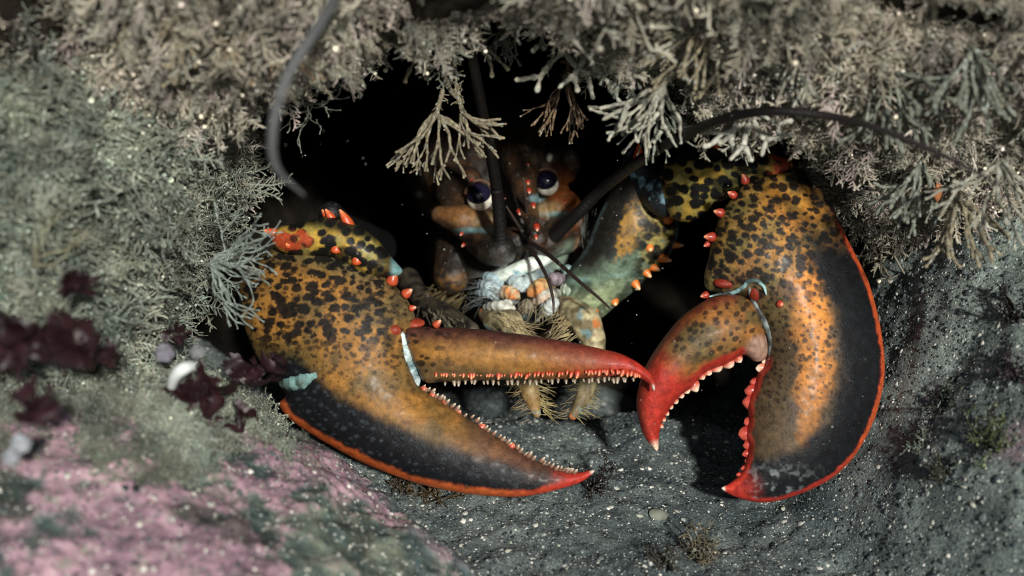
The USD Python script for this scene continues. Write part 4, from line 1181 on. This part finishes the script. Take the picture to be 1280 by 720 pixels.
TAUPE, GREYG, PALEF, BROWNF = srgb(120, 112, 92), srgb(108, 112, 100), srgb(146, 144, 130), srgb(104, 86, 66)
fans = [
    ((556, -14, .572), (-.1, 1), 3, 150, 9, 1, 1, .22, TAUPE, {}, 'drooping beige stem left of the upright antenna, carrying the lowest fan'),
    ((546, 142, .566), (-.14, 1), 13, 82, 4.2, 2, 2, 2.3, TAUPE, dict(wob=.13, fd=.22, stem=[(572, -10, .556), (562, 50, .562), (556, 100, .566)]), 'lowest fan of forked rods hanging in front of the dark den'),
    ((578, 140, .568), (.5, 1), 8, 64, 4.0, 1, 28, 1.3, TAUPE, dict(wob=.12, stem=[(566, 60, .560), (570, 104, .565)]), 'smaller fan just behind the upright antenna, right of the lowest fan'),
    ((556, 78, .560), (-.2, 1), 12, 46, 3.0, 1, 29, 2.6, GREYG, dict(wob=.3), 'small bushy tuft midway up the stem of the lowest fan'),
    ((492, -22, .556), (0, 1), 22, 112, 5, 1, 3, 1.9, TAUPE, dict(wob=.06), 'broad fan of straight rods at the top edge left of the upright antenna'),
    ((628, 36, .572), (-.1, 1), 9, 60, 4, 1, 4, 1.1, GREYG, dict(stem=[(640, -30, .568), (634, 6, .572)]), 'small grey brush of rods just right of the upright antenna'),
    ((716, 0, .556), (-.1, 1), 5, 130, 8, 2, 5, 1.1, PALEF, dict(bead=.35, fd=.6), 'knobbly pale branching frond hanging above the right eye'),
    ((708, 96, .578), (-.1, 1), 9, 74, 3.4, 2, 6, .9, BROWNF, dict(bead=.3, stem=[(716, 20, .574), (714, 60, .578)]), 'dim brown tuft hanging behind the knobbly frond'),
    ((826, 112, .548), (-.55, .8), 13, 104, 6.0, 1, 7, 1.7, PALEF, dict(bead=.3, fd=.5, stem=[(856, 50, .540), (842, 84, .546)]), 'spreading pale frond right of centre pointing down to the left'),
    ((822, 120, .560), (.1, 1), 17, 92, 3.6, 1, 8, 1.6, GREYG, {}, 'fine grey fan behind the spreading pale frond'),
    ((938, 140, .540), (-.1, 1), 5, 78, 10, 1, 9, 2.3, srgb(160, 158, 146), dict(bead=.2, fd=.8, wob=.16), 'thick whitish forked frond over the spotted wrist of the right arm'),
    ((1030, 140, .545), (.75, .65), 3, 66, 11, 1, 10, .7, PALEF, dict(bead=.3), 'pale finger-like frond at the top right edge of the den'),
    ((340, -4, .505), (-.35, 1), 20, 130, 6, 1, 11, 1.9, BROWNF, dict(wob=.07), 'brownish blurred fan at the top left beside the curled antenna tip'),
    ((236, -20, .490), (-.3, 1), 10, 105, 8, 2, 12, 1.7, TAUPE, {}, 'blurred beige fan left of the brownish fan at the top edge'),
    ((372, 96, .566), (.2, 1), 13, 90, 2.4, 2, 13, 1.2, GREYG, dict(wob=.25), 'thread-like tuft trailing into the den from its upper left corner'),
    ((1152, 205, .550), (-.2, 1), 8, 86, 6, 2, 14, 1.1, GREYG, dict(bead=.35), 'grey tuft trailing over the silted slope right of the big claw'),
    ((1195, 240, .545), (0, 1), 8, 90, 6, 2, 15, 1.2, TAUPE, dict(bead=.35), 'beige tuft hanging over the slope below the faint antenna end'),
    ((1010, 40, .520), (.1, 1), 11, 80, 6, 2, 16, 2.2, PALEF, {}, 'pale radiating plume above the middle of the right antenna'),
    ((1110, 90, .515), (.5, .9), 12, 96, 6, 2, 17, 2.0, GREYG, {}, 'grey radiating plume above the thinning end of the right antenna'),
    ((880, 30, .520), (-.2, 1), 12, 90, 7, 2, 18, 2.2, TAUPE, {}, 'beige plume near the top edge above the spreading pale frond'),
    ((1215, 60, .500), (.2, 1), 12, 100, 6, 2, 19, 2.0, GREYG, {}, 'blurred grey plume in the upper right corner'),
    ((790, 60, .550), (.2, 1), 8, 60, 6, 2, 20, 1.6, GREYG, {}, 'short grey plume between the knobbly and the spreading frond'),
    ((1250, 200, .520), (.1, 1), 10, 90, 5, 2, 21, 1.8, PALEF, {}, 'pale tuft at the right edge above the silted slope'),
    ((640, -20, .580), (.2, 1), 6, 70, 6, 2, 22, 1.2, GREYG, {}, 'grey frond cut by the top edge right of the upright antenna'),
    ((262, 330, .545), (.9, .2), 22, 84, 2.4, 2, 23, 2.0, srgb(126, 136, 128), dict(wob=.2), 'whitish spray of fine branches reaching from the left boulder toward the left claw'),
    ((60, 130, .485), (.4, -.6), 9, 90, 2.6, 2, 24, 1.6, GREYG, dict(wob=.3), 'grey plume in the upper left of the shaggy boulder'),
    ((190, 300, .512), (.5, -.6), 10, 80, 2.2, 2, 25, 1.8, GREYG, dict(wob=.3), 'thin grey plume in the middle of the shaggy boulder'),
    ((40, 330, .470), (.6, -.7), 7, 110, 2.6, 1, 26, 1.2, srgb(126, 122, 98), dict(wob=.2), 'straw-coloured stalks at the left edge of the shaggy boulder'),
]
for root, tw, n_, L, w, fk, sd_n, spr, colr, kw, lab in fans:
    R0, V, F, tn_ = fan(root, tw, n_, L, w, 500 + sd_n, forks=fk, spread=spr, **kw)
    o = obj('hydroid_frond', (V, F), 'frond', col=colr * tn_[:, None], label=lab, cat='frond', group='hydroid fronds around the den')
    UsdGeom.Xformable(o).AddTranslateOp().Set(Gf.Vec3d(*map(float, R0)))


# ---------------- red seaweed
def weed(center, size, n, seed):
    rg = np.random.default_rng(seed)
    s_ = TAN / 640 * center[2] * size
    parts, tone = [], []
    for i in range(n):
        m = trimesh.creation.icosphere(3)
        v = np.array(m.vertices)
        th = np.arctan2(v[:, 1], v[:, 0])
        v = v * [1, rg.uniform(.28, .5), .05]
        v[:, :2] *= (1 + .14 * np.sin(th * rg.integers(3, 6) + rg.uniform(0, 6)) + .08 * np.sin(th * 11 + rg.uniform(0, 6)))[:, None]
        v[:, 1] += .25 * np.sin(v[:, 0] * 2.2 + rg.uniform(0, 6)); v[:, 2] += .30 * np.sin(v[:, 0] * 2.9 + rg.uniform(0, 6)) + .18 * np.cos(v[:, 1] * 3.1 + rg.uniform(0, 6))
        q = trimesh.transformations.random_rotation_matrix(rg.random(3))[:3, :3]
        d = rg.normal(0, 1, 3); d *= rg.uniform(.1, .85) / np.linalg.norm(d)
        v = (v * rg.uniform(.3, .75)) @ q.T + d * [1, .5, .8]
        parts.append((v * s_, np.array(m.faces))); tone.append(np.full(len(v), rg.uniform(.6, 1.5)))
    V, F = join(parts)
    return V, F, np.concatenate(tone)


for cx, cy, d, size, n_, sdn, lab in [
        (95, 352, .462, 32, 11, 1, 'small dark red weed clump set in the turf near the left edge'),
        (66, 420, .450, 58, 26, 2, 'largest dark red weed clump at the left edge between boulder and pink rock'),
        (10, 430, .440, 50, 18, 3, 'dark red weed cut by the left edge'),
        (252, 486, .500, 44, 16, 4, 'dark red weed beside the white tube below the boulder'),
        (225, 420, .510, 26, 6, 5, 'small red weed tuft just above the white tube'),
        (140, 446, .475, 30, 6, 6, 'red weed tuft in the shadow under the boulder'),
        (44, 512, .430, 40, 15, 7, 'dark red weed above two pale barnacles at the left edge'),
        (318, 468, .530, 36, 14, 8, 'red weed clump against the base of the left claw'),
        (350, 455, .550, 22, 5, 9, 'little maroon weed tuft touching the left claw beside its blue joint'),
        (300, 522, .515, 26, 6, 10, 'red weed tuft at the upper edge of the pink-crusted rock')]:
    V, F, tn_ = weed((cx, cy, d), size, n_, 600 + sdn)
    o = obj('red_seaweed', (V, F), 'weed', col=srgb(36, 18, 22) * tn_[:, None], label=lab, cat='seaweed', group='red seaweed by the left claw')
    UsdGeom.Xformable(o).AddTranslateOp().Set(Gf.Vec3d(*map(float, at(cx, cy, d))))

# ---------------- shells, barnacles and small growth
V, F = tube(curve([at(214, 484, .497), at(219, 470, .492), at(229, 461, .490), at(240, 457, .493)], 24), .0022 * (.6 + .4 * np.sin(np.linspace(.2, 2.6, 24))), 10)
obj('tube_worm', (V, F), 'thorn', col=srgb(206, 212, 210), label='short curved white worm tube below the shaggy boulder', cat='worm tube')


def barnacle(px, py, d, r, seed, lab, colr=(150, 154, 160)):
    rg = np.random.default_rng(seed)
    k = 24
    prof = [(1.0, 0), (.92, .3), (.72, .65), (.52, .9), (.40, .86), (.30, .45), (0.02, .35)]
    th = np.arange(k) / k * 2 * np.pi
    ridge = 1 + .08 * np.cos(th * 6 + rg.uniform(0, 6)) + .03 * rg.normal(0, 1, k)
    V = np.vstack([np.c_[np.cos(th) * a * (ridge if a > .35 else 1), np.sin(th) * a * (ridge if a > .35 else 1), np.full(k, z)] for a, z in prof]) * r
    F = []
    for i in range(len(prof) - 1):
        for j in range(k):
            a, b = i * k + j, i * k + (j + 1) % k
            F += [[a, b, b + k], [a, b + k, a + k]]
    z = -FWD * .7 + UPV * .6; z /= np.linalg.norm(z)
    x = np.cross([0, 1, 0.2], z); x /= np.linalg.norm(x)
    V = V @ np.array([x, np.cross(z, x), z])
    o = obj('barnacle', (V, np.array(F)), 'crust', col=srgb(*colr), label=lab, cat='barnacle')
    UsdGeom.Xformable(o).AddTranslateOp().Set(Gf.Vec3d(*map(float, at(px, py, d))))


barnacle(26, 556, .432, .0032, 1, 'upper of two pale barnacles at the left edge above the pink rock')
barnacle(14, 572, .428, .0026, 2, 'lower of two pale barnacles at the left edge above the pink rock')
barnacle(206, 442, .502, .0036, 3, 'grey-lilac barnacle above the white worm tube', (108, 106, 114))
barnacle(247, 440, .510, .0028, 4, 'pale barnacle right of the white worm tube', (118, 120, 120))


def on_sand(px, py):
    """The point of the seabed seen at a photo pixel."""
    lo = np.linspace(.30, .95, 700)
    P_ = at(np.full(700, float(px)), np.full(700, float(py)), lo)
    k = np.argmax(P_[:, 2] < sand_height(P_[:, 0], P_[:, 1]))
    return P_[k]


def settle(name, V, F, mat, px, py, lift, col, **t):
    o = obj(name, (V, F), mat, col=col, **t)
    UsdGeom.Xformable(o).AddTranslateOp().Set(Gf.Vec3d(*map(float, on_sand(px, py) + [0, 0, lift])))
    return o


def valve(r, seed):
    """Half a small bivalve shell, cupped."""
    th = np.linspace(0, 2 * np.pi, 28, endpoint=False)
    rings = np.linspace(0.03, 1, 7)
    up = np.vstack([np.c_[np.cos(th) * a * (1 + .12 * np.cos(th)), np.sin(th) * a * .68, .32 * (1 - a ** 2) + .012 * np.cos(np.full(28, a * 40))] for a in rings])
    dn = up - [0, 0, .07]
    V = np.vstack([up, dn]) * r
    F = []
    for o_ in (0, len(up)):
        for i in range(6):
            for j in range(28):
                a, b = o_ + i * 28 + j, o_ + i * 28 + (j + 1) % 28
                q = [[a, a + 28, b + 28], [a, b + 28, b]]
                F += q if o_ == 0 else [x[::-1] for x in q]
    for j in range(28):
        a, b = 6 * 28 + j, 6 * 28 + (j + 1) % 28
        F += [[a, a + len(up), b + len(up)], [a, b + len(up), b]]
    return V, np.array(F)


def turned(V, az, tilt):
    R = trimesh.transformations.euler_matrix(tilt, tilt * .4, az)[:3, :3]
    return V @ R.T


V, F = valve(.0042, 1)
settle('shell', turned(V, .35, .5), F, 'crust', 822, 645, .0008, srgb(112, 116, 104), label='small oval shell lying on the sand below the gap between the claws', cat='shell')
for px, py, r, az, lab in [(980, 637, .0026, .8, 'white shell chip just below the tip of the big claw'), (798, 646, .0024, .2, 'shell chip left of the small oval shell'), (846, 640, .0024, 2.0, 'shell chip right of the small oval shell'),
                           (548, 706, .0032, 1.0, 'pale shell chip at the bottom edge right of the pink-crusted rock'), (588, 714, .0028, 2.4, 'white shell chip cut by the bottom edge'),
                           (636, 690, .0024, .3, 'white shell chip lying midway along the bottom sand'), (578, 683, .0022, .1, 'flat pale chip at the right foot of the pink-crusted rock'),
                           (1217, 632, .0030, 1.1, 'pale chip on the slope near the lower right'), (1205, 610, .0024, 2.2, 'grey chip on the slope above the lower right pale chip'),
                           (864, 500, .0016, 0, 'tiny chip in the shadow inside the big claw')][:9]:
    V, F = valve(r * .7, 2)
    settle('shell_chip', turned(V, az, .35), F, 'thorn', px, py, .0004, srgb(168, 170, 156), label=lab, cat='shell chip')


def sprig(r, seed, stems=14, H=.012):
    V, F, t_ = bush(seed, H=H, stems=stems, side=5, r=r, curl=1.0, bead=.05)
    return V, F, t_


for px, py, H, r, colr, sdn, lab in [(742, 612, .014, .00026, (40, 34, 30), 1, 'dark wispy tuft on the sand beside the tip of the left claw'),
                                    (872, 700, .016, .00030, (92, 86, 70), 2, 'sandy beige tuft at the bottom edge below the big claw'),
                                    (828, 712, .011, .00026, (62, 60, 52), 3, 'low brownish tuft at the bottom edge left of the beige one'),
                                    (540, 622, .014, .00032, (74, 60, 40), 4, 'rusty brown tuft under the lower edge of the left claw'),
                                    (500, 612, .011, .00028, (66, 56, 42), 5, 'rusty tuft in the crevice beside the pink-crusted rock'),
                                    (1238, 556, .014, .00030, (70, 78, 50), 6, 'olive tuft low on the slope at the right'),
                                    (1178, 512, .012, .00028, (48, 54, 44), 7, 'dark tuft on the slope right of the big claw'),
                                    (1262, 396, .014, .00034, (30, 26, 26), 8, 'dark wiry sprig on the slope at the right edge'),
                                    (1268, 470, .012, .00028, (52, 42, 46), 9, 'dark purplish tuft on the slope by the right edge'),
                                    (1180, 596, .010, .00026, (58, 60, 50), 10, 'small grey tuft low on the slope'),
                                    (1150, 560, .010, .00024, (96, 104, 92), 11, 'pale grey tuft on the slope near the outer rim of the big claw')]:
    V, F, t_ = sprig(r, 700 + sdn, H=H)
    settle('weed_tuft', V, F, 'frond', px, py, -.0006, srgb(*colr) * t_[:, None], label=lab, cat='tuft')
V, F = blob((0, 0, 0), (.0016, .0014, .0036), sub=3, noise=.35, seed=9)
o = obj('sponge', (V, F), 'weed', col=srgb(160, 100, 62), label='tiny orange sponge in the turf above the silted slope', cat='sponge')
UsdGeom.Xformable(o).AddTranslateOp().Set(Gf.Vec3d(*map(float, at(1172, 240, .548))))
V, F = blob((0, 0, 0), (.006, .005, .006), sub=4, noise=.45, seed=12)
o = obj('sponge', (V, F), 'weed', col=lerp(srgb(176, 120, 116), srgb(214, 204, 196), ss(.4, .6, fb3(V, .003, 12))), label='pinkish white lump at the top edge above the knobbly frond', cat='sponge')
UsdGeom.Xformable(o).AddTranslateOp().Set(Gf.Vec3d(*map(float, at(766, 8, .545))))

# drifting specks in the water of the den mouth
rg = np.random.default_rng(91)
n_ = 170
p = at(rg.uniform(330, 1100, n_), rg.uniform(60, 560, n_), rg.uniform(.50, .66, n_))
p = p[p[:, 2] > sand_height(p[:, 0], p[:, 1]) + .004]
scatter('drifting_specks', [pebble(60)], ['grain_pale'], p, frame_quat(np.tile([0, 0, 1.0], (len(p), 1)), rg.uniform(0, 6, len(p))), np.exp(rg.normal(math.log(.00016), .4, len(p))), np.zeros(len(p), int),
        kind='stuff', label='tiny pale specks drifting in the water before the den', cat='specks')
